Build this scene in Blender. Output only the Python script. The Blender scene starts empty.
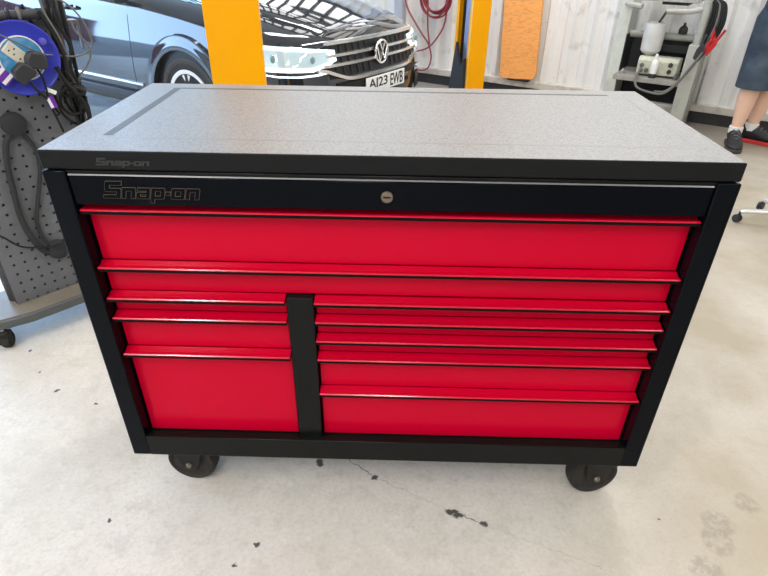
import bpy, bmesh, math, random
from mathutils import Vector, Matrix
random.seed(7)
PI = math.pi
S = bpy.context.scene
C = S.collection

# ------------------------------------------------------------------ helpers
class MB:
    """collects verts / faces with material slots"""
    def __init__(self):
        self.v = []; self.f = []; self.m = []
    def add(self, vs, fs, mi=0):
        o = len(self.v)
        self.v += [tuple(p) for p in vs]
        for f in fs:
            self.f.append([i + o for i in f]); self.m.append(mi)
        return self
    def box(self, x0, x1, y0, y1, z0, z1, mi=0, M=None):
        vs = [Vector(p) for p in ((x0,y0,z0),(x1,y0,z0),(x1,y1,z0),(x0,y1,z0),(x0,y0,z1),(x1,y0,z1),(x1,y1,z1),(x0,y1,z1))]
        if M: vs = [M @ p for p in vs]
        return self.add(vs, [(3,2,1,0),(4,5,6,7),(0,1,5,4),(1,2,6,5),(2,3,7,6),(3,0,4,7)], mi)
    def prism(self, poly, axis, a0, a1, mi=0):
        """poly: 2d points; axis 'x' -> (y,z), 'y' -> (x,z), 'z' -> (x,y)"""
        def P(p, a):
            return {'x': (a, p[0], p[1]), 'y': (p[0], a, p[1]), 'z': (p[0], p[1], a)}[axis]
        n = len(poly)
        vs = [P(p, a0) for p in poly] + [P(p, a1) for p in poly]
        fs = [tuple(range(n)), tuple(range(2*n-1, n-1, -1))] + [(i, i+n, (i+1) % n + n, (i+1) % n) for i in range(n)]
        return self.add(vs, fs, mi)
    def cyl(self, p0, p1, r0, r1=None, n=24, mi=0, caps=True):
        r1 = r0 if r1 is None else r1
        p0 = Vector(p0); p1 = Vector(p1); d = (p1 - p0).normalized()
        a = d.orthogonal().normalized(); b = d.cross(a)
        vs = []
        for p, r in ((p0, r0), (p1, r1)):
            for i in range(n):
                t = 2*PI*i/n
                vs.append(p + a*(r*math.cos(t)) + b*(r*math.sin(t)))
        fs = [(i, (i+1) % n, (i+1) % n + n, i+n) for i in range(n)]
        if caps: fs += [tuple(range(n-1, -1, -1)), tuple(range(n, 2*n))]
        return self.add(vs, fs, mi)
    def lathe(self, prof, c, d, n=32, mi=0):
        """prof: (r, h) pairs along axis d from c"""
        c = Vector(c); d = Vector(d).normalized(); a = d.orthogonal().normalized(); b = d.cross(a)
        vs = []
        for r, h in prof:
            for i in range(n):
                t = 2*PI*i/n
                vs.append(c + d*h + a*(r*math.cos(t)) + b*(r*math.sin(t)))
        fs = []
        for k in range(len(prof)-1):
            for i in range(n):
                fs.append((k*n+i, k*n+(i+1) % n, (k+1)*n+(i+1) % n, (k+1)*n+i))
        if prof[0][0] > 1e-6: fs.append(tuple(range(n-1, -1, -1)))
        if prof[-1][0] > 1e-6: fs.append(tuple(range((len(prof)-1)*n, len(prof)*n)))
        return self.add(vs, fs, mi)
    def tube(self, pts, r, n=8, mi=0, smooth=6, closed=False):
        P = [Vector(p) for p in pts]
        if smooth and len(P) > 2:
            Q = []
            m = len(P)
            rng = range(m if closed else m-1)
            for i in rng:
                p0 = P[(i-1) % m] if (closed or i > 0) else P[0]*2-P[1]
                p1 = P[i]; p2 = P[(i+1) % m]
                p3 = P[(i+2) % m] if (closed or i+2 < m) else P[-1]*2-P[-2]
                for k in range(smooth):
                    t = k/smooth
                    Q.append(0.5*((2*p1)+(p2-p0)*t+(2*p0-5*p1+4*p2-p3)*t*t+(3*p1-p0-3*p2+p3)*t**3))
            if not closed: Q.append(P[-1])
            P = Q
        m = len(P)
        a = None; vs = []
        for i, p in enumerate(P):
            d = (P[(i+1) % m]-P[(i-1) % m]) if (closed or 0 < i < m-1) else (P[1]-P[0] if i == 0 else P[-1]-P[-2])
            d = d.normalized() if d.length > 1e-9 else Vector((0,0,1))
            a = d.orthogonal().normalized() if a is None else (a-d*a.dot(d)).normalized()
            b = d.cross(a)
            rr = r[min(i, len(r)-1)] if isinstance(r, (list, tuple)) else r
            for k in range(n):
                t = 2*PI*k/n
                vs.append(p + a*(rr*math.cos(t)) + b*(rr*math.sin(t)))
        fs = []
        for i in range(m if closed else m-1):
            j = (i+1) % m
            for k in range(n):
                fs.append((i*n+k, i*n+(k+1) % n, j*n+(k+1) % n, j*n+k))
        if not closed: fs += [tuple(range(n-1, -1, -1)), tuple(range((m-1)*n, m*n))]
        return self.add(vs, fs, mi)
    def grid(self, G, mi=0):
        nr = len(G); nc = len(G[0])
        return self.add([p for row in G for p in row],
                        [(i*nc+j, i*nc+j+1, (i+1)*nc+j+1, (i+1)*nc+j) for i in range(nr-1) for j in range(nc-1)], mi)
    def sphere(self, c, r, n=20, mi=0, sc=(1,1,1)):
        prof = [(math.sin(PI*k/(n//2))*r, -math.cos(PI*k/(n//2))*r) for k in range(n//2+1)]
        o = len(self.v)
        self.lathe(prof, (0,0,0), (0,0,1), n, mi)
        for i in range(o, len(self.v)):
            p = self.v[i]; self.v[i] = (c[0]+p[0]*sc[0], c[1]+p[1]*sc[1], c[2]+p[2]*sc[2])
        return self
    def xform(self, M):
        self.v = [tuple(M @ Vector(p)) for p in self.v]; return self

def obj(name, mb, mats, parent=None, bevel=0, seg=2, smooth=True, angle=35, loc=None):
    me = bpy.data.meshes.new(name)
    me.from_pydata([tuple(p) for p in mb.v], [], mb.f)
    if not isinstance(mats, (list, tuple)): mats = [mats]
    for m in mats: me.materials.append(m)
    me.polygons.foreach_set('material_index', mb.m)
    bm = bmesh.new(); bm.from_mesh(me)
    bmesh.ops.remove_doubles(bm, verts=bm.verts, dist=1e-6)
    bmesh.ops.recalc_face_normals(bm, faces=bm.faces)
    bm.to_mesh(me); bm.free()
    if smooth:
        me.polygons.foreach_set('use_smooth', [True]*len(me.polygons))
        try: me.set_sharp_from_angle(angle=math.radians(angle))
        except Exception: pass
    o = bpy.data.objects.new(name, me); C.objects.link(o)
    if loc: o.location = loc
    if parent: o.parent = parent
    if bevel:
        b = o.modifiers.new('bevel', 'BEVEL'); b.width = bevel; b.segments = seg; b.limit_method = 'ANGLE'
        b.angle_limit = math.radians(40); b.harden_normals = False
    return o

def tag(o, label, cat, group=None):
    o['label'] = label; o['category'] = cat
    if group: o['group'] = group
    return o
def thing(name, label, cat, loc=(0,0,0), rz=0, group=None):
    o = bpy.data.objects.new(name, None); C.objects.link(o); o.empty_display_size = .05
    o.location = loc; o.rotation_euler = (0,0,rz)
    return tag(o, label, cat, group)
def struct(o):
    o['kind'] = 'structure'; return o
def copy_tree(o, parent=None):
    c = o.copy(); C.objects.link(c)
    if parent: c.parent = parent
    for ch in list(o.children): copy_tree(ch, c)
    return c

# workshop axes: u along the back wall, v towards it
YAW = math.atan2(-.535, .845)
Ux, Uy = math.cos(YAW), math.sin(YAW)
def W(u, v, z=0): return Vector((u*Ux - v*Uy, u*Uy + v*Ux, z))
WM = Matrix.Rotation(YAW, 4, 'Z')

# ------------------------------------------------------------------ materials
def mat(name, col, rough=.5, metal=0, bump=0, bscale=60, noise=0, nscale=8, col2=None, coat=0, spec=.5, trans=0, emit=None, estr=0, ior=1.45, nstretch=None, dist=.001, alpha=1):
    m = bpy.data.materials.new(name); m.use_nodes = True
    nt = m.node_tree; b = nt.nodes['Principled BSDF']
    b.inputs['Base Color'].default_value = (*col, 1)
    b.inputs['Roughness'].default_value = rough; b.inputs['Metallic'].default_value = metal
    b.inputs['Coat Weight'].default_value = coat; b.inputs['Coat Roughness'].default_value = .04
    b.inputs['Specular IOR Level'].default_value = spec
    b.inputs['Transmission Weight'].default_value = trans; b.inputs['IOR'].default_value = ior
    b.inputs['Alpha'].default_value = alpha
    if emit: b.inputs['Emission Color'].default_value = (*emit, 1); b.inputs['Emission Strength'].default_value = estr
    tc = nt.nodes.new('ShaderNodeTexCoord'); vec = tc.outputs['Object']
    if nstretch:
        mp = nt.nodes.new('ShaderNodeMapping'); mp.inputs['Scale'].default_value = nstretch
        nt.links.new(vec, mp.inputs['Vector']); vec = mp.outputs['Vector']
    n1 = nt.nodes.new('ShaderNodeTexNoise'); n1.inputs['Scale'].default_value = nscale; n1.inputs['Detail'].default_value = 5
    nt.links.new(vec, n1.inputs['Vector'])
    if noise:
        r = nt.nodes.new('ShaderNodeMix'); r.data_type = 'RGBA'
        c2 = col2 or tuple(c*.6 for c in col)
        r.inputs[6].default_value = (*col, 1); r.inputs[7].default_value = (*c2, 1)
        mr = nt.nodes.new('ShaderNodeMapRange'); mr.inputs[1].default_value = .45; mr.inputs[2].default_value = .75
        mr.inputs[4].default_value = noise
        nt.links.new(n1.outputs['Fac'], mr.inputs[0]); nt.links.new(mr.outputs[0], r.inputs[0])
        nt.links.new(r.outputs[2], b.inputs['Base Color'])
    if bump:
        n2 = nt.nodes.new('ShaderNodeTexNoise'); n2.inputs['Scale'].default_value = bscale; n2.inputs['Detail'].default_value = 3
        nt.links.new(tc.outputs['Object'], n2.inputs['Vector'])
        bp = nt.nodes.new('ShaderNodeBump'); bp.inputs['Strength'].default_value = bump; bp.inputs['Distance'].default_value = dist
        nt.links.new(n2.outputs['Fac'], bp.inputs['Height']); nt.links.new(bp.outputs['Normal'], b.inputs['Normal'])
    return m

M = {}
M['red'] = mat('red_paint', (.50,.0008,.022), .24, spec=.10, coat=.0, noise=.25, nscale=3, col2=(.465,.0008,.020))
M['red_alu'] = mat('red_handle', (.51,.0008,.022), .18, spec=.6, coat=.1)
M['black_gloss'] = mat('black_gloss', (.0015,.0025,.0045), .08, spec=.07, bump=.03, bscale=25)
M['black_frame'] = mat('black_frame', (.007,.0075,.0075), .22, spec=.13, bump=.05, bscale=40)
M['black_post'] = mat('black_post', (.0025,.0035,.0055), .16, spec=.09, bump=.04, bscale=30)
M['black_trim'] = mat('black_trim', (.004,.004,.004), .5, spec=.07)
M['top'] = mat('worktop_grain', (.235,.23,.225), .34, bump=.7, bscale=330, noise=.9, nscale=260, col2=(.07,.069,.068), spec=.7, dist=.0012)  # grain, with overhead sheen put into the top face's lighter grey
M['top_side'] = mat('worktop_edge', (.008,.0085,.009), .6, spec=.15, bump=.3, bscale=500, dist=.0005)
M['top_strip'] = mat('worktop_groove', (.075,.070,.060), .42, spec=.35, noise=.4, nscale=60)
M['emboss'] = mat('emboss', (.020,.020,.021), .4)
M['bronze'] = mat('bronze', (.20,.165,.12), .35, metal=.7)
M['chrome'] = mat('chrome', (.92,.93,.94), .2, metal=.9)
M['steel'] = mat('steel', (.55,.55,.54), .3, metal=.9, noise=.4, nscale=30)
M['rubber'] = mat('rubber', (.028,.026,.023), .8, spec=.2, bump=.2, bscale=80, noise=.5, nscale=40, col2=(.055,.048,.04))
M['rubber_dark'] = mat('tyre', (.13,.125,.12), .7, bump=.2, bscale=80)
M['caster_black'] = mat('caster_black', (.008,.008,.008), .45, spec=.25, noise=.4, nscale=30, col2=(.02,.018,.016))
M['board_grey'] = mat('board_grey', (.130,.133,.141), .5, noise=.3, nscale=6, col2=(.112,.114,.120))
M['cart_grey'] = mat('cart_grey', (.075,.08,.08), .38, noise=.3, nscale=8)
M['cart_dark'] = mat('cart_dark', (.03,.03,.032), .8)
M['cart_ledge'] = mat('cart_ledge', (.17,.145,.115), .35, noise=.4, nscale=10)
M['tube_dark'] = mat('tube_dark', (.045,.045,.048), .4)
M['tube_grey'] = mat('tube_grey', (.12,.115,.108), .4, noise=.4, nscale=20)
M['reel_blue'] = mat('reel_blue', (.035,.045,.42), .35, noise=.2, nscale=6)
M['reel_label'] = mat('reel_label', (.05,.26,.50), .4, noise=.7, nscale=55, col2=(.30,.45,.55))
M['ivory'] = mat('ivory', (.62,.58,.46), .45, noise=.35, nscale=40, col2=(.35,.36,.36))
M['plug_black'] = mat('plug_black', (.03,.03,.033), .5)
M['cable_black'] = mat('cable_black', (.010,.010,.010), .5, spec=.3)
M['cable_grey'] = mat('cable_grey', (.13,.125,.115), .55)
M['purple'] = mat('purple_tag', (.14,.03,.33), .45)
M['white'] = mat('white_plastic', (.75,.75,.73), .4)
M['button_red'] = mat('button_red', (.6,.04,.03), .4)
M['violet'] = mat('knob_violet', (.10,.09,.42), .4)
M['disc_grey'] = mat('disc_grey', (.022,.022,.024), .75, bump=.2, bscale=120)
M['car_paint'] = mat('car_paint', (.034,.037,.043), .07, metal=.32, coat=1)
M['car_black'] = mat('car_black', (.008,.008,.009), .35)
M['car_dark_plastic'] = mat('car_plastic', (.03,.03,.032), .5)
M['glass_dark'] = mat('car_glass', (.015,.018,.02), .03, coat=1)
M['lamp_glass'] = mat('lamp_shell', (.42,.52,.55), .06, metal=.5, coat=1, emit=(.72,.93,1.0), estr=.38)
M['lamp_on'] = mat('lamp_lit', (.9,.95,1), .2, emit=(.82,.96,1.0), estr=1.25)
M['lamp_lens'] = mat('lamp_lens', (.22,.33,.36), .05, coat=1)
M['alloy'] = mat('alloy', (.82,.83,.84), .3, metal=.2)
M['alloy_dark'] = mat('alloy_dark', (.03,.03,.032), .3)
M['plate_white'] = mat('plate_white', (.82,.83,.82), .35)
M['ink'] = mat('ink_black', (.01,.01,.01), .5)
M['yellow'] = mat('post_yellow', (.93,.40,.001), .35, spec=.2, noise=.25, nscale=5, col2=(.88,.37,.001))
M['yellow_pale'] = mat('post_edge', (.90,.62,.16), .35)
M['post_blue'] = mat('post_slide', (.20,.24,.38), .3, metal=.4)
M['orange'] = mat('orange_board', (.92,.42,.12), .6, noise=.8, nscale=24, col2=(.70,.26,.06), bump=.4, bscale=50, nstretch=(1,1,3))
M['hose_red'] = mat('hose_red', (.30,.025,.04), .5)
M['hose_dusty'] = mat('hose_dusty', (.34,.07,.08), .6)
M['frame_grey'] = mat('stand_grey', (.40,.41,.37), .5, noise=.6, nscale=12, col2=(.28,.27,.23))
M['frame_pale'] = mat('stand_pale', (.62,.66,.61), .5, noise=.6, nscale=10, col2=(.48,.48,.43))
M['frame_dark'] = mat('stand_dark', (.025,.026,.03), .6)
M['shelf_grey'] = mat('stand_shelf', (.33,.32,.29), .5, noise=.7, nscale=15, col2=(.18,.16,.14))
M['device'] = mat('device_cream', (.55,.56,.45), .5, noise=.6, nscale=25, col2=(.35,.34,.27))
M['jug'] = mat('jug_milky', (.72,.73,.71), .4, noise=.5, nscale=14, col2=(.55,.55,.52), trans=.15)
M['clamp_red'] = mat('clamp_red', (.50,.015,.02), .4)
M['skin'] = mat('skin', (.78,.50,.36), .5, noise=.4, nscale=10, col2=(.70,.42,.30))
M['hair'] = mat('hair', (.06,.04,.025), .6)
M['shorts'] = mat('shorts_cloth', (.022,.035,.055), .85, noise=1, nscale=5, col2=(.075,.105,.135), bump=.4, bscale=200)
M['navy'] = mat('navy_cloth', (.02,.03,.075), .85, bump=.3, bscale=200)
M['sock'] = mat('sock_white', (.75,.74,.73), .8, bump=.3, bscale=300)
M['shoe'] = mat('shoe_black', (.014,.015,.017), .6, bump=.4, bscale=150)
M['sole_red'] = mat('sole_red', (.55,.035,.035), .5)
M['sole_dark'] = mat('sole_dark', (.05,.045,.042), .7)
M['seat_black'] = mat('seat_black', (.02,.02,.022), .5)
M['stool_white'] = mat('stool_metal', (.66,.66,.65), .25, metal=.4)

# ---- floor: painted concrete with chips and stains
def floor_material():
    m = bpy.data.materials.new('floor_paint'); m.use_nodes = True
    nt = m.node_tree; N = nt.nodes; L = nt.links; b = N['Principled BSDF']
    tc = N.new('ShaderNodeTexCoord'); pos = tc.outputs['Object']
    def noise(scale, detail=5, rough=.6, stretch=None):
        n = N.new('ShaderNodeTexNoise'); n.inputs['Scale'].default_value = scale; n.inputs['Detail'].default_value = detail
        n.inputs['Roughness'].default_value = rough
        if stretch:
            mp = N.new('ShaderNodeMapping'); mp.inputs['Scale'].default_value = stretch; mp.inputs['Rotation'].default_value = (0,0,.6)
            L.new(pos, mp.inputs['Vector']); L.new(mp.outputs[0], n.inputs['Vector'])
        else: L.new(pos, n.inputs['Vector'])
        return n.outputs['Fac']
    def rng(x, a, b_, c=0, d=1):
        r = N.new('ShaderNodeMapRange'); r.inputs[1].default_value = a; r.inputs[2].default_value = b_; r.inputs[3].default_value = c; r.inputs[4].default_value = d
        L.new(x, r.inputs[0]); return r.outputs[0]
    def mix(a, b_, f):
        x = N.new('ShaderNodeMix'); x.data_type = 'RGBA'
        for s, k in ((a, 6), (b_, 7)):
            if isinstance(s, tuple): x.inputs[k].default_value = (*s, 1)
            else: L.new(s, x.inputs[k])
        L.new(f, x.inputs[0]); return x.outputs[2]
    def math2(op, a, b_):
        x = N.new('ShaderNodeMath'); x.operation = op
        for s, k in ((a, 0), (b_, 1)):
            if isinstance(s, (int, float)): x.inputs[k].default_value = s
            else: L.new(s, x.inputs[k])
        return x.outputs[0]
    col = mix((.60,.565,.515), (.50,.465,.41), rng(noise(1.1), .42, .68))
    col = mix(col, (.68,.645,.60), rng(noise(3.3, 6), .5, .72, 0, .6))
    col = mix(col, (.42,.38,.32), rng(noise(2.3, 8, .75), .60, .78, 0, .55))
    col = mix(col, (.72,.69,.65), rng(noise(5, 4, .5, (1,14,1)), .60, .75, 0, .15))
    col = mix(col, (.36,.32,.27), rng(noise(38, 3, .6), .66, .76, 0, .5))
    col = mix(col, (.45,.42,.37), rng(noise(16, 6, .75), .50, .66, 0, .65))
    col = mix(col, (.70,.67,.63), rng(noise(22, 6, .75, (1.3,1,1)), .55, .75, 0, .5))
    col = mix(col, (.40,.37,.32), rng(noise(85, 4, .7), .45, .68, 0, .4))
    # browner towards the right, darker towards the back
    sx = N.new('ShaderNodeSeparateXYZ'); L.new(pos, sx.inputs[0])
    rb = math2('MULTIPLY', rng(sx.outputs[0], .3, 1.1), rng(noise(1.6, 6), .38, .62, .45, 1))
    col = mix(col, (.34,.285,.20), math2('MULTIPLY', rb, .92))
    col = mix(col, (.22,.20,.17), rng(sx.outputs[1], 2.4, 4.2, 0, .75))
    # chips, with ragged outlines
    wob = N.new('ShaderNodeTexNoise'); wob.inputs['Scale'].default_value = 45; wob.inputs['Detail'].default_value = 3
    L.new(pos, wob.inputs['Vector'])
    ws = N.new('ShaderNodeVectorMath'); ws.operation = 'MULTIPLY_ADD'; ws.inputs[1].default_value = (.03,.03,0); ws.inputs[2].default_value = (-.015,-.015,0)
    L.new(wob.outputs['Color'], ws.inputs[0])
    wp = N.new('ShaderNodeVectorMath'); wp.operation = 'ADD'; L.new(pos, wp.inputs[0]); L.new(ws.outputs[0], wp.inputs[1])
    acc = None
    spots = [(-.028,.091,.011,1),(-.205,.142,.016,1),(.205,-.028,.012,2.0),(.222,-.04,.010,2),(.291,-.064,.012,1),(-1.212,.439,.010,1),(-.346,-.146,.008,1),
             (-1.331,.541,.008,1),(-1.04,.378,.006,1),(-.391,-.208,.006,1),(.85,.496,.007,1),(-1.44,.67,.009,1),(-.783,-.084,.006,1),(.806,-.035,.005,1)]
    for x, y, r, e in spots:
        sv = N.new('ShaderNodeVectorMath'); sv.operation = 'SUBTRACT'; sv.inputs[1].default_value = (x,y,0); L.new(wp.outputs[0], sv.inputs[0])
        mp = N.new('ShaderNodeVectorMath'); mp.operation = 'MULTIPLY'; mp.inputs[1].default_value = (1/e, 1, 0); L.new(sv.outputs[0], mp.inputs[0])
        ln = N.new('ShaderNodeVectorMath'); ln.operation = 'LENGTH'; L.new(mp.outputs[0], ln.inputs[0])
        k = rng(ln.outputs['Value'], r, r*.6)
        acc = k if acc is None else math2('MAXIMUM', acc, k)
    # two hairline cracks
    for (x0,y0,x1,y1,wd) in ((-.12,.158,-.035,.095,.0028),(.18,-.018,.30,-.068,.0022),(-.12,.158,-.25,.30,.0014),(.30,-.068,.62,-.20,.0012),(-.035,.095,.18,-.018,.0012)):
        d = Vector((x1-x0, y1-y0)); ln_ = d.length; d.normalize()
        sv = N.new('ShaderNodeVectorMath'); sv.operation = 'SUBTRACT'; sv.inputs[1].default_value = (x0,y0,0); L.new(wp.outputs[0], sv.inputs[0])
        t = N.new('ShaderNodeVectorMath'); t.operation = 'DOT_PRODUCT'; t.inputs[1].default_value = (d.x,d.y,0); L.new(sv.outputs[0], t.inputs[0])
        n_ = N.new('ShaderNodeVectorMath'); n_.operation = 'DOT_PRODUCT'; n_.inputs[1].default_value = (-d.y,d.x,0); L.new(sv.outputs[0], n_.inputs[0])
        a_ = math2('ABSOLUTE', n_.outputs['Value'], 0)
        inside = math2('MULTIPLY', rng(t.outputs['Value'], 0, .01), rng(t.outputs['Value'], ln_, ln_-.01))
        k = math2('MULTIPLY', rng(a_, wd, wd*.4), math2('MULTIPLY', inside, .8 if wd > .002 else .28))
        acc = math2('MAXIMUM', acc, k)
    col = mix(col, (.07,.065,.06), acc)
    # worn tan patches front right
    for x, y, r in ((.97,-.04,.05),(.94,-.10,.05),(1.09,.03,.038),(.87,-.19,.05)):
        sv = N.new('ShaderNodeVectorMath'); sv.operation = 'DISTANCE'; sv.inputs[1].default_value = (x,y,0); L.new(wp.outputs[0], sv.inputs[0])
        k = math2('MULTIPLY', rng(sv.outputs['Value'], r, r*.75), rng(noise(34, 5, .7), .40, .56, .0, .45))
        col = mix(col, (.20,.18,.14), k)
    L.new(col, b.inputs['Base Color'])
    L.new(rng(noise(4, 5), .35, .7, .30, .52), b.inputs['Roughness'])
    b.inputs['Specular IOR Level'].default_value = .4
    bp = N.new('ShaderNodeBump'); bp.inputs['Strength'].default_value = .15; bp.inputs['Distance'].default_value = .002
    L.new(noise(60, 4), bp.inputs['Height']); L.new(bp.outputs[0], b.inputs['Normal'])
    return m
M['floor'] = floor_material()

def cladding_material():
    m = bpy.data.materials.new('white_cladding'); m.use_nodes = True
    nt = m.node_tree; N = nt.nodes; L = nt.links; b = N['Principled BSDF']
    tc = N.new('ShaderNodeTexCoord'); pos = tc.outputs['Object']
    def streak(scale, st, a, c, amt):
        mp = N.new('ShaderNodeMapping'); mp.inputs['Scale'].default_value = st; L.new(pos, mp.inputs['Vector'])
        n = N.new('ShaderNodeTexNoise'); n.inputs['Scale'].default_value = scale; n.inputs['Detail'].default_value = 6; L.new(mp.outputs[0], n.inputs['Vector'])
        r = N.new('ShaderNodeMapRange'); r.inputs[1].default_value = a; r.inputs[2].default_value = c; r.inputs[4].default_value = amt
        L.new(n.outputs['Fac'], r.inputs[0]); return r.outputs[0]
    prev = (.86,.86,.845)
    for c2, f in (((.77,.765,.75), streak(3, (2,1,.6), .45, .75, .7)), ((.45,.39,.32), streak(4, (2,1,1.6), .60, .78, .6)), ((.30,.25,.20), streak(24, (1,1,1.4), .66, .76, .55))):
        x = N.new('ShaderNodeMix'); x.data_type = 'RGBA'
        if isinstance(prev, tuple): x.inputs[6].default_value = (*prev, 1)
        else: L.new(prev, x.inputs[6])
        x.inputs[7].default_value = (*c2, 1); L.new(f, x.inputs[0]); prev = x.outputs[2]
    L.new(prev, b.inputs['Base Color']); b.inputs['Roughness'].default_value = .5
    return m
M['cladding'] = cladding_material()
M['ledge'] = mat('ledge_white', (.62,.59,.53), .6, noise=.8, nscale=12, col2=(.38,.34,.28))
M['skirt'] = mat('skirt_dark', (.035,.036,.038), .6, noise=.5, nscale=10)
M['plain_wall'] = mat('plain_wall', (.62,.61,.59), .7, noise=.3, nscale=2)
M['ceiling'] = mat('ceiling_sheet', (.62,.62,.61), .7, noise=.3, nscale=2)
M['yard'] = mat('yard_tarmac', (.16,.16,.165), .8, noise=.5, nscale=3)

# ------------------------------------------------------------------ the setting
VB = 5.17                       # back wall plane (v)
U0, U1, VF = -8.0, 7.0, -5.0    # left, right and front walls
HC = 4.6
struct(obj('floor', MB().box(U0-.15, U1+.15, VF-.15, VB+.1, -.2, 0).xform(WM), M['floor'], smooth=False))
struct(obj('ground', MB().box(U0-30, U0-.15, VF-25, VB+25, -.2, -.01).xform(WM), M['yard'], smooth=False))
def cladding(name, u0, u1, z0, z1, v):
    prof = []; u = u0; per = .19
    while u < u1:
        prof += [(u, v), (u+.080, v), (u+.100, v-.040), (u+.160, v-.040)]
        u += per
    prof.append((u1, v))
    g = [[W(a, b, z0) for a, b in prof], [W(a, b, z1) for a, b in prof]]
    mb = MB().grid(g)
    mb.add([W(u0, v+.02, z0), W(u1, v+.02, z0), W(u1, v+.02, z1), W(u0, v+.02, z1)], [(0,1,2,3)])
    return struct(obj(name, mb, M['cladding'], smooth=False))
cladding('wall_back', U0, U1, .17, 1.9, VB)
M['glow'] = mat('glow_pane', (.8,.8,.8), .4, emit=(1,.985,.96), estr=2.1)  # unseen glowing panes, guessed and added for bonnet and worktop reflections
M['glow_sky'] = mat('glow_pane_sky', (.8,.8,.8), .4, emit=(.38,.68,1.0), estr=4.5)  # bluer panes added for the blue sheen on the worktop's left
struct(obj('added_window_2', MB().box(U0, -5.6, VB, VB+.03, 1.9, HC).xform(WM), M['glow_sky'], smooth=False))
wn = struct(obj('added_window_1', MB().box(-5.6, U1, VB, VB+.03, 1.9, HC).xform(WM), M['glow'], smooth=False))
mb = MB()  # unseen bars added to stripe the reflection in the bonnet
k = U0
while k < U1:
    mb.box(k-.022, k+.022, VB-.06, VB, 1.9, HC); k += .3
for z in (1.9, 2.75, 3.65, HC-.12): mb.box(U0, U1, VB-.10, VB, z, z+.12)
obj('added_window_frame', mb.xform(WM), M['skirt'], wn, smooth=False)
struct(obj('trim_1', MB().box(U0, U1, VB-.075, VB+.02, .105, .172).xform(WM), M['ledge'], bevel=.006))
struct(obj('baseboard_back', MB().box(U0, U1, VB-.05, VB+.02, 0, .105).xform(WM), M['skirt'], smooth=False))
struct(obj('trim_2', MB().box(-3.22, -3.12, VB-.11, VB-.01, .0, HC).xform(WM), mat('downpipe', (.50,.53,.60), .5), bevel=.01))
# left wall with the open vehicle doorway
DV0, DV1, DH = -4.2, 4.7, 3.4
mb = MB()
mb.box(U0-.15, U0, VF, DV0, 0, HC); mb.box(U0-.15, U0, DV1, VB, 0, HC); mb.box(U0-.15, U0, DV0, DV1, DH, HC)
struct(obj('wall_left', mb.xform(WM), M['plain_wall'], smooth=False))
struct(obj('yard_car_block', MB().box(U0-5.2, U0-5, -3.6, -.4, 0, 1.9).xform(WM), mat('maroon_block', (.13,.025,.03), .7, noise=.5, nscale=5), smooth=False))  # unseen slab added in place of a red car reflected in the bodywork
struct(obj('wall_right', MB().box(U1, U1+.15, VF, VB, 0, HC).xform(WM), M['plain_wall'], smooth=False))
struct(obj('wall_front', MB().box(U0, U1, VF-.15, VF, 0, HC).xform(WM), M['plain_wall'], smooth=False))
struct(obj('ceiling', MB().box(U0, U1, VF, VB, HC, HC+.15).xform(WM), M['ceiling'], smooth=False))

# ------------------------------------------------------------------ tool chest
HX = .701; TOPZ = 1.06; SL = .0403; CZ0 = .19; CZ1 = TOPZ - SL - .002
RX = .654; DEP = .605
chest = thing('tool_chest', 'large black roller tool chest with ten red drawers and a grey worktop', 'tool chest', (0,0,0))
cf = obj('corner_post', MB().box(-HX, -RX, -.007, .05, CZ0, CZ1), M['black_post'], chest, bevel=.003)
obj('corner_post', MB().box(RX, HX, -.007, .05, CZ0, CZ1), M['black_post'], chest, bevel=.003)
mb = MB().box(-HX, HX, DEP-.02, DEP, CZ0, CZ1)
mb.box(-HX, -HX+.02, .05, DEP-.02, CZ0, CZ1); mb.box(HX-.02, HX, .05, DEP-.02, CZ0, CZ1)
mb.box(-HX+.02, HX-.02, .05, DEP-.02, CZ0, CZ0+.02); mb.box(-HX+.02, HX-.02, .0, DEP-.02, CZ1-.008, CZ1)
mb.box(-RX, -RX+.012, .05, .12, CZ0, CZ1); mb.box(RX-.012, RX, .05, .12, CZ0, CZ1)
obj('carcass', mb, M['black_frame'], chest, bevel=.002)
obj('bottom_rail', MB().prism([(-.007,CZ0),(.06,CZ0),(.06,.250),(.030,.250),(-.001,.2615),(-.007,.2615)], 'x', -RX, RX), M['black_frame'], chest, bevel=.002)
# the tip-out logo panel above the drawers
lp = obj('logo_panel', MB().prism([(.004,.944),(.03,.944),(.03,1.012),(.014,1.012),(.004,1.006)], 'x', -RX+.003, RX-.003), M['black_gloss'], chest, bevel=.002)
M['edge'] = mat('highlight_grey', (.32,.32,.32), .25, metal=.8)  # pale metal strip standing in for the highlight along the panel's top bevel
obj('edge_highlight', MB().prism([(.003,1.0085),(.0045,1.0082),(.0068,1.0103),(.0058,1.0110)], 'x', -RX+.004, RX-.004), M['edge'], lp, smooth=False)
dvd = obj('divider', MB().box(-.2345, -.1715, .012, .10, .255, .7115), M['black_frame'], chest, bevel=.002)
obj('rivet', MB().lathe([(.0,-.002),(.004,-.002),(.005,0),(.004,.001)], (-.2275+.022,-.0075,.216), (0,-1,0), 12), M['black_trim'], chest)

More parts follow.
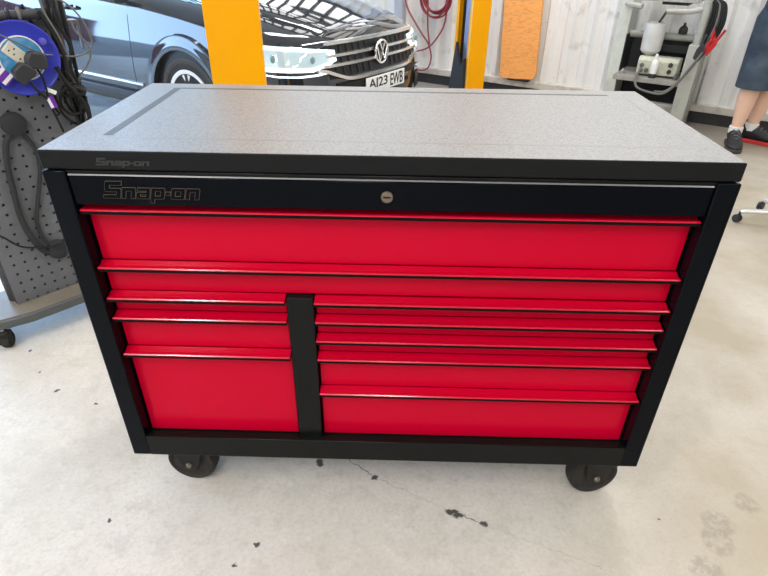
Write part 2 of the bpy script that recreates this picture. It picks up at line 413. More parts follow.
BLOCK = {
 'S': (.98, [[(-.06,0),(.93,0),(.98,.06),(.98,.52),(.92,.59),(.27,.59),(.27,.78),(.98,.78),(.98,1),(.06,1),(0,.94),(0,.46),(.06,.39),(.72,.39),(.72,.2),(-.06,.2)]]),
 'n': (.80, [[(0,0),(.23,0),(.23,.44),(.56,.44),(.56,0),(.80,0),(.80,.58),(.75,.64),(0,.64)]]),
 'a': (.80, [[(.05,0),(.80,0),(.80,.58),(.75,.64),(.04,.64),(.04,.47),(.57,.47),(.57,.39),(.05,.39),(0,.34),(0,.05)], [(.22,.14),(.57,.14),(.57,.26),(.22,.26)]]),
 'p': (.80, [[(0,-.24),(.23,-.24),(.23,0),(.75,0),(.80,.05),(.80,.58),(.75,.64),(0,.64)], [(.23,.17),(.57,.17),(.57,.47),(.23,.47)]]),
 '-': (.26, [[(0,.24),(.26,.24),(.26,.42),(0,.42)]]),
 'o': (.80, [[(.05,0),(.75,0),(.80,.05),(.80,.58),(.75,.64),(.05,.64),(0,.58),(0,.05)], [(.23,.17),(.57,.17),(.57,.47),(.23,.47)]]),
}
def make_text(body, h_fill, outline, mats, name, x0, x1, z0, z1, y, parent, shear=.22, bold=.02):
    """text built as mesh lettering, fitted to a box in the xz plane (facing -y)"""
    out = MB()
    def piece(kind, mi):
        if body == 'Snap-on':
            cu = bpy.data.curves.new('t', 'CURVE'); cu.dimensions = '2D'; x0_ = 0
            for ch in body:
                w_, loops = BLOCK[ch]
                for lp_ in loops:
                    sp_ = cu.splines.new('POLY'); sp_.points.add(len(lp_)-1); sp_.use_cyclic_u = True
                    for k_, (a_, b_) in enumerate(lp_): sp_.points[k_].co = (x0_+a_+shear*b_, b_, 0, 1)
                x0_ += w_+.075
            if kind == 'fill': cu.fill_mode = 'BOTH'
        else:
            cu = bpy.data.curves.new('t', 'FONT'); cu.body = body; cu.size = 1; cu.shear = shear; cu.offset = bold; cu.space_character = .95
            cu.resolution_u = 4
        if kind == 'fill': cu.extrude = h_fill
        else: cu.fill_mode = 'NONE'; cu.bevel_depth = outline; cu.bevel_resolution = 1; cu.extrude = 0
        o = bpy.data.objects.new('t', cu); C.objects.link(o)
        dg = bpy.context.evaluated_depsgraph_get(); me = bpy.data.meshes.new_from_object(o.evaluated_get(dg))
        vs = [tuple(v.co) for v in me.vertices]; fs = [tuple(p.vertices) for p in me.polygons]
        bpy.data.objects.remove(o); bpy.data.curves.remove(cu); bpy.data.meshes.remove(me)
        return vs, fs, mi
    ps = []
    if h_fill: ps.append(piece('fill', 0))
    if outline: ps.append(piece('line', 1 if h_fill else 0))
    xs = [v[0] for p in ps for v in p[0]]; ys = [v[1] for p in ps for v in p[0]]
    ax, bx, ay, by = min(xs), max(xs), min(ys), max(ys)
    sx = (x1-x0)/(bx-ax); sy = (z1-z0)/(by-ay)
    for vs, fs, mi in ps:
        out.add([(x0+(v[0]-ax)*sx, y - v[2]*sy, z0+(v[1]-ay)*sy) for v in vs], fs, mi)
    return obj(name, out, mats, parent, smooth=False)
make_text('Snap-on', .02, .018, [M['black_gloss'], M['bronze']], 'lettering', -.590, -.385, .951, .998, .0035, lp, shear=.28, bold=.035)
lk = obj('key_lock', MB().lathe([(.0125,0),(.0125,.004),(.011,.006),(.0095,.006),(.009,.0045),(.0,.0045)], (-.003,.004,.975), (0,-1,0), 28), M['bronze'], chest)
obj('keyway', MB().box(-.0105, .0045, -.0012, .0, .9735, .9765), M['black_trim'], lk)

lp.location.y = -.008; lk.location.y = -.008
# worktop
wt = obj('worktop', MB().box(-.70, .70, -.003, .607, TOPZ-SL, TOPZ), [M['top_side'], M['top']], chest, bevel=.004, seg=3)
for p in wt.data.polygons:
    if p.normal.z > .9: p.material_index = 1
e = TOPZ + .0004
mb = MB().box(-.612, -.592, .10, .548, e-.004, e); obj('inlay_strip', mb, M['top_strip'], wt)
mb = MB().box(-.592, .60, .541, .552, e-.004, e); obj('inlay_strip', mb, M['top_strip'], wt)
M['top_strip2'] = mat('worktop_groove_pale', (.20,.198,.195), .34, spec=.65, bump=.3, bscale=330)
obj('inlay_strip', MB().box(.640, .654, .10, .548, e-.0042, e-.0002), M['top_strip2'], wt)
obj('inlay_strip', MB().box(-.592, .640, .082, .09, e-.0042, e-.0002), M['top_strip2'], wt)
make_text('Snap-on', .03, 0, [M['emboss']], 'lettering', -.588, -.478, 1.0265, 1.0455, -.0032, wt, shear=.2, bold=.03)

# drawers
FY = .031    # drawer face plane
def drawer(x0, x1, lip, bottom, name='drawer'):
    """lip: z of the handle's lower edge; bottom: z of the face's lower edge"""
    top = lip + .013
    d = obj(name, MB().box(x0+.003, x1-.003, FY, FY+.35, bottom, top-.003), M['red'], chest, bevel=.0015)
    # pull: sloped red extrusion with a rolled lip, black underside
    prof = [(FY, top), (FY-.004, top-.0003), (FY-.014, lip+.0082), (FY-.020, lip+.0074), (FY-.0245, lip+.0084), (FY-.0285, lip+.0080), (FY-.031, lip+.0058), (FY-.0305, lip+.0042),
            (FY-.027, lip+.0036), (FY-.022, lip+.0045), (FY-.010, lip+.0055), (FY, lip+.007)]
    h = obj('handle', MB().prism(prof, 'x', x0+.0015, x1-.0015), M['red_alu'], d, bevel=.0006, seg=1)
    sp = [(FY-.0295, lip+.0038), (FY-.0295, lip-.0030), (FY-.026, lip-.0034), (FY-.008, lip-.001), (FY-.002, lip+.001), (FY-.002, lip+.006), (FY-.010, lip+.0048), (FY-.022, lip+.0040)]
    obj('finger_strip', MB().prism(sp, 'x', x0+.0015, x1-.0015), M['black_trim'], h)
    return d
def stack(x0, x1, lips, end):
    for i, z in enumerate(lips):
        nb = lips[i+1] + .0145 if i+1 < len(lips) else end
        drawer(x0, x1, z, nb)
stack(-.6525, .6525, [.9225, .7815], .7135)
stack(-.6525, -.2355, [.6995, .6435, .5345], .254)
stack(-.1705, .6525, [.6975, .6435, .5880, .5305, .4175], .254)
obj('inner_panel', MB().box(-RX, RX, FY+.02, FY+.06, .255, .95), M['black_trim'], chest, smooth=False)

# casters
def caster(x, y, yaw, parent):
    k = bpy.data.objects.new('caster', None); C.objects.link(k); k.parent = parent; k.location = (x,y,0); k.rotation_euler = (0,0,yaw)
    obj('top_plate', MB().box(-.055, .055, -.035, .075, .182, .19).lathe([(.038,.166),(.042,.174),(.036,.182)], (0,.02,0), (0,0,1), 28), M['caster_black'], k, bevel=.002)
    mb = MB()
    for s in (-1, 1):
        y0 = s*.032
        mb.prism([(-.050,.178),(.050,.178),(.034,.085),(.020,.058),(.010,.052),(-.010,.052),(-.020,.058),(-.034,.085)], 'y', y0-.002, y0+.002)
    mb.box(-.046, .046, -.034, .034, .170, .178)
    obj('fork', mb, M['caster_black'], k, bevel=.0015)
    r = .075
    w = obj('wheel', MB().lathe([(.057,-.020),(.062,-.025),(.070,-.024),(.0745,-.015),(.0752,0),(.0745,.015),(.070,.024),(.062,.025),(.057,.020)], (0,0,r), (0,1,0), 40), M['rubber'], k)
    mb = MB().lathe([(.014,-.026),(.016,-.024),(.016,.024),(.014,.026)], (0,0,r), (0,1,0), 24).lathe([(.058,-.019),(.053,-.019),(.051,-.004),(.051,.004),(.053,.019),(.058,.019)], (0,0,r), (0,1,0), 40)
    for i in range(5):
        mb.box(.012, .053, -.008, .008, -.006, .006, M=Matrix.Translation((0,0,r)) @ Matrix.Rotation(2*PI*i/5+.3, 4, 'Y'))
    obj('hub', mb, M['caster_black'], w)
    obj('axle_bolt', MB().lathe([(.0,-.041),(.007,-.041),(.010,-.036),(.010,-.033),(.006,-.033),(.006,.036),(.010,.036),(.0,.041)], (0,0,r), (0,1,0), 12), M['bronze'], w)
    return k
caster(-.582, .090, math.radians(-6), chest); caster(.624, .078, math.radians(10), chest)
caster(-.592, .50, math.radians(15), chest); caster(.628, .50, math.radians(-20), chest)

# ------------------------------------------------------------------ perforated trolley on the left
CY = math.atan2(.738, .674)
CM = Matrix.Rotation(CY, 4, 'Z')
cart_o = Vector((.738*-1.668, -.674*-1.668, 0))
def CP(a, z, n=0): return cart_o + Vector((.674*a + .738*n, .738*a - .674*n, z))
cart = thing('display_trolley', 'grey perforated panel trolley on casters left of the tool chest', 'trolley', cart_o, CY)
# panel with real square holes: a = local x, front = -y
def pegboard(x0, x1, z0, z1, px, pz, ox, oz, h, y):
    xs = [x0]; k = math.ceil((x0+h-ox)/px)
    while ox+k*px+h < x1: xs += [ox+k*px-h, ox+k*px+h]; k += 1
    xs.append(x1)
    zs = [z0]; k = math.ceil((z0+h-oz)/pz)
    while oz+k*pz+h < z1: zs += [oz+k*pz-h, oz+k*pz+h]; k += 1
    zs.append(z1)
    mb = MB()
    for yy in (y, y+.0025):
        for i in range(len(xs)-1):
            for j in range(len(zs)-1):
                if i % 2 == 1 and j % 2 == 1: continue
                mb.add([(xs[i],yy,zs[j]),(xs[i+1],yy,zs[j]),(xs[i+1],yy,zs[j+1]),(xs[i],yy,zs[j+1])], [(0,1,2,3)])
    for i in range(1, len(xs)-1, 2):
        for j in range(1, len(zs)-1, 2):
            a,b,c,d = xs[i],xs[i+1],zs[j],zs[j+1]
            mb.add([(a,y,c),(b,y,c),(b,y,d),(a,y,d),(a,y+.0025,c),(b,y+.0025,c),(b,y+.0025,d),(a,y+.0025,d)], [(0,1,5,4),(1,2,6,5),(2,3,7,6),(3,0,4,7)])
    return mb
obj('perforated_panel', pegboard(-.436, -.012, .125, 1.165, .0397, .0412, -.318, .590, .0047, 0), M['board_grey'], cart, smooth=False)
obj('back_box', MB().box(-.436, -.012, .012, .05, .125, 1.165), M['cart_dark'], cart, smooth=False)
# curved base skirt
def base_poly(o):
    return [(-.62-o,-.02),(-.55-o,-.075-o),(-.42,-.105-o),(-.20,-.108-o),(.02,-.108-o),(.06+o,-.08-o),(.06+o,.17),(-.62-o,.17)]
obj('base', MB().prism(base_poly(0), 'z', .088, .128), M['cart_grey'], cart, bevel=.008, seg=3)
obj('base_mat', MB().prism([(x*.985, y*.93) for x, y in base_poly(-.004)], 'z', .1275, .1305), M['cart_ledge'], cart, bevel=.001)
obj('upright', MB().tube([(0,.02,.128),(0,.02,1.5)], .021, 16, smooth=0), M['tube_dark'], cart)
obj('upright', MB().tube([(-.43,.06,.128),(-.43,.06,1.5)], .021, 16, smooth=0), M['tube_dark'], cart)
obj('upright_bracket', MB().box(.022, .048, .0, .05, 1.13, 1.26), M['tube_grey'], cart, bevel=.004)
hb = obj('handle_bar', MB().tube([(-.46,-.035,1.188),(-.06,-.035,1.188)], .017, 16, smooth=0).cyl((-.06,-.035,1.188),(-.0,.012,1.184), .019), M['tube_dark'], cart)
obj('cable_tie', MB().tube([(-.118+.021*math.cos(t)*.25,-.035+.021*math.cos(t),1.188+.021*math.sin(t)) for t in [2*PI*i/12 for i in range(12)]], .006, 8, closed=True, smooth=2), M['cable_grey'], hb)
obj('cable_tie', MB().tube([(-.150+.021*math.cos(t)*.2,-.035+.021*math.cos(t),1.188+.021*math.sin(t)) for t in [2*PI*i/12 for i in range(12)]], .005, 8, closed=True, smooth=2), M['cable_black'], hb)
obj('upright_clip', MB().box(.03, .075, -.02, .03, 1.145, 1.16).box(.07,.076,-.02,.0,1.06,1.15), M['tube_grey'], cart, bevel=.002)
def small_caster(x, y, yaw, parent):
    k = bpy.data.objects.new('caster', None); C.objects.link(k); k.parent = parent; k.location = (x,y,0); k.rotation_euler = (0,0,yaw)
    obj('fork', MB().lathe([(.016,.082),(.024,.076),(.024,.062),(.016,.06)], (0,0,0), (0,0,1), 20).box(-.02,.02,-.022,-.018,.025,.074).box(-.02,.02,.018,.022,.025,.074).box(-.02,.02,-.022,.022,.06,.074), M['caster_black'], k, bevel=.002)
    obj('wheel', MB().lathe([(.010,-.016),(.030,-.016),(.034,-.010),(.034,.010),(.030,.016),(.010,.016)], (.012,0,.034), (0,1,0), 28), M['rubber'], k)
    obj('stem', MB().cyl((0,0,.07),(0,0,.092), .008), M['steel'], k)
small_caster(-.530, -.070, math.radians(55), cart); small_caster(.0, -.06, math.radians(20), cart)
small_caster(-.535, .13, math.radians(10), cart); small_caster(.0, .13, math.radians(80), cart)

# strap with two round pads on the panel front
sd = thing('charging_lead', 'dark grey cable with two round caps on the perforated panel', 'cable', CP(-.236, .838), CY)
def L2(a, z, n): return (a+.236, -n, z-.838)
obj('round_cap', MB().lathe([(.0,.034),(.030,.034),(.039,.030),(.042,.022),(.042,.004),(.036,.001)], L2(-.238,.836,0), (0,-1,0), 36), M['disc_grey'], sd)
obj('round_cap', MB().lathe([(.0,.034),(.028,.034),(.037,.030),(.040,.022),(.040,.004),(.034,.001)], L2(-.232,.318,0), (0,-1,0), 36), M['disc_grey'], sd)
obj('lead', MB().tube([L2(a,z,.018) for a, z in [(-.255,.81),(-.285,.77),(-.306,.68),(-.312,.605),(-.320,.505),(-.313,.416),(-.283,.329),(-.245,.315)]], .011, 10), M['disc_grey'], sd)
obj('lead', MB().tube([L2(a,z,.013) for a, z in [(-.225,.81),(-.197,.74),(-.20,.66),(-.235,.56),(-.27,.46),(-.27,.38),(-.24,.33)]], .008, 10), M['disc_grey'], sd)
tag(obj('thin_cable', MB().tube([CP(-.46,.475,.03), CP(-.409,.446,.028), CP(-.359,.384,.03), CP(-.294,.358,.035), CP(-.23,.352,.045), CP(-.16,.365,.03), CP(-.10,.40,.02)], .0035, 8), M['cable_black']),
    'thin black cable sagging across the lower part of the perforated panel', 'cable')

# ------------------------------------------------------------------ cable reel
rc = CP(-.158, 1.058, 0)
RL = thing('cable_reel', 'blue extension cable reel hung on the perforated trolley', 'cable reel', rc, CY)
obj('front_flange', MB().lathe([(.060,.055),(.062,.062),(.070,.064),(.075,.068),(.112,.068),(.118,.072),(.122,.071),(.122,.066),(.117,.062),(.060,.056)], (0,0,0), (0,-1,0), 56), M['reel_blue'], RL)
obj('rear_flange', MB().lathe([(.0,.006),(.115,.006),(.120,.010),(.120,.004),(.0,.002)], (0,0,0), (0,-1,0), 48), M['reel_blue'], RL)
mb = MB()
for i in range(5):
    for k in range(2):
        mb.tube([((.070+.012*k)*math.cos(2*PI*j/24), -.014-.0095*i, (.070+.012*k)*math.sin(2*PI*j/24)) for j in range(24)], .0048, 8, closed=True, smooth=2)
obj('wound_cable', mb, M['cable_black'], RL)
fp = obj('face_plate', MB().lathe([(.0,.069),(.068,.069),(.0715,.066),(.0715,.06)], (0,0,0), (0,-1,0), 48), M['reel_label'], RL)
obj('face_rim', MB().lathe([(.0690,.066),(.0690,.0715),(.0730,.0715),(.0735,.066)], (0,0,0), (0,-1,0), 48), M['white'], fp)
TILT = Matrix.Rotation(math.radians(48), 4, 'Y')
sk = obj('socket_strip', MB().box(-.062, .062, -.0735, -.066, -.022, .022).xform(TILT), M['ivory'], fp, bevel=.004)
mb = MB()
for cx in (-.036, .004):
    for dx, dz in ((-.009,-.006),(.009,-.006),(0,.009)):
        mb.box(cx+dx-.002, cx+dx+.002, -.0741, -.072, dz-.0035, dz+.0035)
obj('socket_hole', mb.xform(TILT), M['ink'], sk)
obj('reset_button', MB().lathe([(.009,.066),(.009,.076),(.007,.078),(.0,.078)], (-.028,0,-.052), (0,-1,0), 20), M['button_red'], fp)
obj('crank_knob', MB().lathe([(.006,.066),(.006,.074),(.010,.078),(.012,.088),(.010,.098),(.0,.101)], (.074,0,.050), (0,-1,0), 24), M['violet'], RL)
obj('hanger', MB().tube([(-.02,-.02,0),(-.02,-.004,.06),(-.02,.0,.115)], .008, 10).cyl((0,0,0),(0,-.055,0), .02), M['tube_dark'], RL)

def plug(name_label, a, z, n, ang, cord_pts, tagpos=None, tagang=0):
    t = thing('mains_plug', name_label, 'plug', CP(a, z, n), CY, 'black plugs in the blue cable reel')
    prof = [(-.026,-.020),(-.026,.006),(-.016,.024),(.016,.024),(.026,.006),(.026,-.020)]
    obj('plug_body', MB().prism([(x*1.28, z*1.28) for x, z in prof], 'y', -.036, .0).xform(Matrix.Rotation(ang, 4, 'Y')), M['plug_black'], t, bevel=.007, seg=3)
    def LL(p): return Vector((p[0]-a, -(p[2]-n), p[1]-z))
    obj('lead', MB().tube([LL(p) for p in cord_pts], .0042, 8), M['cable_black'], t)
    if tagpos:
        p = LL(tagpos); Mx = Matrix.Translation(p) @ Matrix.Rotation(tagang, 4, 'Y')
        tg = obj('cable_tag', MB().box(-.013,.013,-.002,.002,-.022,.022).xform(Mx), M['purple'], t, bevel=.001)
        obj('tag_patch', MB().box(-.011,-.001,-.003,.003,-.018,.018).xform(Mx), M['white'], tg)
    return t
plug('upper right of two black plugs in the reel, beside the blue knob', -.126, 1.050, .078, math.radians(10),
     [(-.128,1.022,.092),(-.122,.995,.10),(-.118,.95,.09),(-.115,.90,.07),(-.10,.84,.05),(-.085,.78,.03)], (-.112,.905,.086), math.radians(-12))
plug('lower left of two black plugs in the reel, nearest its red button', -.176, 1.016, .080, math.radians(-35),
     [(-.165,.985,.095),(-.150,.955,.10),(-.128,.925,.09),(-.105,.89,.06),(-.085,.85,.045)])
t = tag(obj('cable_tag', MB().box(-.020,.020,-.002,.002,-.026,.026).xform(Matrix.Translation(CP(-.235,1.012,.085)) @ CM @ Matrix.Rotation(math.radians(-38),4,'Y')), M['purple'], bevel=.001),
    'purple and white tag on the lower left rim of the blue reel', 'tag')
obj('tag_patch', MB().box(-.021,.021,-.003,.003,-.020,-.008).box(-.021,.021,-.003,.003,.010,.022).xform(Matrix.Translation(CP(-.235,1.012,.085)) @ CM @ Matrix.Rotation(math.radians(-38),4,'Y')), M['white'], t)
t = tag(obj('cable_label', MB().box(-.018,.018,-.0015,.0015,-.007,.007).xform(Matrix.Translation(CP(-.104,.944,.09)) @ CM @ Matrix.Rotation(math.radians(32),4,'Y')), M['white'], bevel=.001),
    'small white paper label wrapped round the cable under the blue reel', 'label')

# hanging cables round the trolley's upright
cabs = [
 ('thick black cable running straight down the trolley upright, closest to it', 'cable_black', .0075, [(-.020,1.32,.035),(-.02,1.22,.035),(-.03,1.10,.037),(-.02,.97,.04),(-.008,.86,.04),(.004,.76,.04)]),
 ('black cable crossing behind the reel edge down to the upright', 'cable_black', .006, [(-.10,1.22,.03),(-.075,1.13,.03),(-.045,1.05,.03),(-.028,.96,.03),(-.02,.88,.03),(-.01,.78,.03)]),
 ('grey cable twisted down the right side of the trolley upright', 'cable_grey', .004, [(-.05,1.30,.06),(-.045,1.20,.06),(-.02,1.12,.06),(-.005,1.05,.055),(.003,.97,.05),(.004,.90,.05),(.0,.80,.05)]),
 ('grey cable looping out wide to the right of the trolley upright', 'cable_grey', .0030, [(-.02,1.235,.06),(.025,1.225,.06),(.060,1.185,.07),(.083,1.13,.07),(.086,1.085,.07),(.065,1.058,.07),(.02,1.045,.065),(-.04,1.055,.06),(-.10,1.07,.085),(-.17,1.115,.095),(-.24,1.16,.09)]),
 ('thin grey cable dropping in an S beside the trolley upright', 'cable_grey', .0035, [(.045,1.16,.03),(.05,1.125,.04),(.075,1.08,.05),(.078,1.04,.05),(.05,1.0,.05),(.02,.97,.045),(.008,.92,.045)]),
 ('black cable hanging below the tied bunch on the trolley', 'cable_black', .005, [(-.055,.935,.05),(-.05,.88,.05),(-.03,.84,.045),(.0,.815,.045),(.03,.80,.04)]),
 ('black cable bowed out right of the tied bunch behind the worktop corner', 'cable_black', .0045, [(-.045,.945,.055),(-.01,.935,.055),(.012,.90,.05),(.022,.86,.05),(.018,.81,.05),(.0,.77,.05)]),
 ('thick black cable crossing in front of the tied bunch on the trolley', 'cable_black', .007, [(-.06,1.02,.075),(-.045,.97,.08),(-.02,.925,.085),(.0,.88,.08),(.008,.82,.07),(.0,.76,.06)]),
 ('black cable hanging from the tied bunch to the worktop corner', 'cable_black', .006, [(-.03,1.0,.06),(-.012,.95,.062),(-.004,.90,.065),(-.012,.85,.06),(-.02,.80,.05),(-.01,.74,.05)]),
 ('black cable looped low round the bunch next to the white label', 'cable_black', .0055, [(-.035,.95,.07),(-.070,.925,.075),(-.078,.885,.07),(-.055,.85,.065),(-.02,.845,.06),(.012,.86,.055),(.02,.90,.055)]),
 ('black cable pressed flat to the trolley upright on its right', 'cable_black', .0075, [(.028,1.30,.03),(.024,1.20,.03),(.022,1.08,.034),(.018,.96,.034),(.022,.85,.034),(.016,.74,.03)]),
 ('black cable twisting over the front of the trolley upright', 'cable_black', .006, [(.010,1.28,.055),(-.012,1.18,.056),(.012,1.08,.056),(-.006,1.0,.057),(.014,.92,.06),(.010,.82,.058),(.014,.74,.055)]),
 ('black cable falling from the handle bar end down the upright', 'cable_black', .006, [(-.062,1.20,.06),(-.040,1.14,.06),(-.020,1.06,.06),(-.026,.99,.06),(-.036,.90,.06),(-.030,.80,.055),(-.04,.74,.05)]),
 ('black cable slack beneath the purple tag on the trolley', 'cable_black', .005, [(-.085,.92,.05),(-.078,.86,.05),(-.055,.82,.045),(-.02,.79,.04),(.0,.74,.04)]),
]
for lab, mk, r, pts in cabs:
    tag(obj('hanging_cable', MB().tube([CP(*p) for p in pts], r, 8), M[mk]), lab, 'cable', 'cables hung on the trolley')
mb = MB()
for k in range(5):
    mb.tube([CP(-.028+.034*math.cos(2*PI*j/14)+.004*k, .922+.016*math.sin(2*PI*j/14)+.004*k-.25*(.034*math.cos(2*PI*j/14)), .068+.010*math.sin(2*PI*j/14+k)) for j in range(14)], .0052, 8, closed=True, smooth=3)
tag(obj('cable_bunch', mb, M['cable_black']), 'tied bunch of black cable wound round the trolley upright', 'cable bunch')

# ------------------------------------------------------------------ the car (nose along +u)
CU, CV = -1.88, 2.80       # nose position and centreline
car = thing('car', 'dark glossy SUV parked along the wall with its headlight lit', 'car', W(CU, CV), YAW)
# local frame: x = forward, y = left (+v); s = distance back from the nose
RW = [0,.3,.55,.7,.8,.87,.905,.92,.925]; RS = [0,.012,.05,.105,.19,.32,.50,.78,1.15]
def lerp(x, X, Y):
    if x <= X[0]: return Y[0]
    for i in range(1, len(X)):
        if x <= X[i]: return Y[i-1]+(Y[i]-Y[i-1])*(x-X[i-1])/(X[i]-X[i-1])
    return Y[-1]
def rec(w): return lerp(abs(w), RW, RS)
LEN = 4.6
def hw(s):
    if s > LEN-.7: return hw(LEN-s)*.98
    return lerp(s, RS, RW)
ZS = ([0,.16,.36,.53,.76,1.2,1.6,4.2,4.6], [.835,.872,.920,.958,1.0,1.05,1.075,1.08,1.0])
def zs(s): return lerp(s, *ZS)
def shear(z, s):
    k = max(0, 1-s/.7)
    return k*lerp(z, [.2,.34,.5,.62,.75,.9], [.05,.015,.0,.02,.06,.10])
def inset(z, s):
    q = zs(s)
    return lerp(z, [.22,.30,.42,.55,.70,q-.12,q-.08,q-.045,q-.015,q], [.10,.03,.004,.0,.006,.03,.05,.085,.15,.27])
def prof_half(s):
    h = hw(s); q = zs(s); sc = min(1, h/.85)
    pts = []
    for z in (.22,.30,.42,.55,.63,.70,q-.12,q-.08,q-.045,q-.015,q):
        pts.append((max(h-inset(z, s)*sc, h*.3), z))
    w0 = pts[-1][0]
    for f in (.75,.5,.25,.0): pts.append((w0*f, q+.05*(1-f*f)))
    return pts
st = [.004,.012,.03,.05,.075,.105,.145,.19,.25,.32,.41,.50,.63,.78,.95,1.15,1.35,1.6,2,2.5,3,3.5,3.9,4.1,4.28,4.41,4.49,4.55,4.588,4.598]
rings = []
for s in st:
    ph = prof_half(s)
    ring = [(w, z) for w, z in ph] + [(-w, z) for w, z in reversed(ph[:-1])]
    rings.append([(-(s+shear(z, s)), w, z) for w, z in ring])
mb = MB(); nr = len(rings[0])
mb.add([p for r in rings for p in r], [(i*nr+j, i*nr+(j+1) % nr, (i+1)*nr+(j+1) % nr, (i+1)*nr+j) for i in range(len(rings)-1) for j in range(nr)]
       + [tuple(range(nr)), tuple(range(len(rings)*nr-1, (len(rings)-1)*nr-1, -1))])
body = obj('body', mb, [M['car_paint'], M['car_black']], car, angle=50)
WX = (-1.135, -3.83); WR = .36
cut = MB()
for x in WX:
    for s in (-1, 1): cut.cyl((x, s*.62, WR), (x, s*1.05, WR), .385, n=64, mi=0)
co = obj('cutter', cut, [M['car_black']], car)
md = body.modifiers.new('arch', 'BOOLEAN'); md.object = co; md.operation = 'DIFFERENCE'; md.solver = 'EXACT'
bpy.context.view_layer.update()
dg = bpy.context.evaluated_depsgraph_get()
nm = bpy.data.meshes.new_from_object(body.evaluated_get(dg)); body.modifiers.clear(); body.data = nm
bpy.data.objects.remove(co)
for p in nm.polygons: p.use_smooth = True
try: nm.set_sharp_from_angle(angle=math.radians(40))
except Exception: pass
# bonnet skin
G = []
for s in (.06,.10,.16,.25,.36,.5,.65,.8,1.0,1.2,1.45):
    row = []
    h = hw(max(s, .19)); q = zs(s); w0 = h-.27
    if s < .2: w0 = h-.27-.0
    for k in range(-10, 11):
        f = k/10
        ss = max(s, .0)
        z = q + .05*(1-f*f) + .007 + (.014*math.exp(-((abs(f)-.78)/.12)**2))
        dz = -.03*max(0, 1-s/.16)**2
        row.append((-(s+shear(z, s)+rec(f*w0)*.8*max(0,1-s/.5)), f*w0, z+dz))
    G.append(row)
bo = obj('bonnet', MB().grid(G), M['car_paint'], car, angle=60)
sd_ = bo.modifiers.new('thick', 'SOLIDIFY'); sd_.thickness = .018; sd_.offset = -1
# cabin
def cab(s0, s1, h0, z, n=1): return [(-s0, -h0*.86, z), (-s0-.12, -h0, z), (-s1+.1, -h0, z), (-s1, -h0*.8, z), (-s1, h0*.8, z), (-s1+.1, h0, z), (-s0-.12, h0, z), (-s0, h0*.86, z)]
lv = [cab(1.42,4.5,.80,1.06), cab(1.75,4.44,.74,1.25), cab(2.12,4.34,.67,1.46), cab(2.42,4.2,.60,1.60)]
mb = MB()
for i in range(3):
    mb.add(lv[i]+lv[i+1], [(j,(j+1) % 8,(j+1) % 8+8,j+8) for j in range(8)])
obj('window_glass', mb, M['glass_dark'], car, smooth=False)
obj('roof', MB().add(lv[3]+cab(2.6,4.05,.5,1.655), [(j,(j+1) % 8,(j+1) % 8+8,j+8) for j in range(8)]+[(8,9,10,11,12,13,14,15)]), M['car_paint'], car, angle=60)
for s in (-1, 1):
    m_ = obj('door_mirror', MB().sphere((-2.02, s*1.0, 1.24), .09, 18, sc=(.8,1.25,.8)).box(-2.05,-1.99,min(s*.80,s*.94),max(s*.80,s*.94),1.10,1.20), M['car_paint'], car)
    # door seams and sill
    for x in (1.72, 2.82):
        mb = MB()
        pts = [(z, hw(x)-inset(z, x)+.0012) for z in (.33,.42,.55,.70,.82,.92,.98,1.03)]
        g = [[(-x-.05*(1.03-z)-.003, s*w, z) for z, w in pts], [(-x-.05*(1.03-z)+.003, s*w, z) for z, w in pts]]
        obj('door_seam', mb.grid(g), M['car_black'], car)
    obj('sill_trim', MB().box(-3.4, -1.62, min(s*.90,s*.935), max(s*.90,s*.935), .30, .36), M['car_dark_plastic'], car, bevel=.01)
    obj('door_strip', MB().box(-3.4, -1.66, min(s*.92,s*.934), max(s*.92,s*.934), .42, .438), M['chrome'], car, bevel=.004)
    hn = obj('door_handle', MB().tube([(-2.62,s*.91,.93),(-2.62,s*.945,.935),(-2.42,s*.945,.945),(-2.42,s*.91,.945)], .011, 8, smooth=3), M['car_paint'], car)
    for x in WX:
        R1, R0 = .375, .482
        mb = MB(); G = []
        for i in range(33):
            t = PI*(-.06+1.12*i/32); c_, s_ = math.cos(t), math.sin(t)
            G.append([(x+r*c_, s*y, WR+r*s_) for r, y in ((R1,.70),(R1,.944),(R1+.02,.948),(R1+.055,.938),(R0-.035,.934),(R0-.008,.932),(R0,.90))])
        obj('wheel_arch', mb.grid(G), M['car_paint'], car, angle=30)
        obj('arch_liner', MB().lathe([(.384,.55),(.384,.90)], (x,0,WR), (0,s,0), 48), M['car_black'], car)
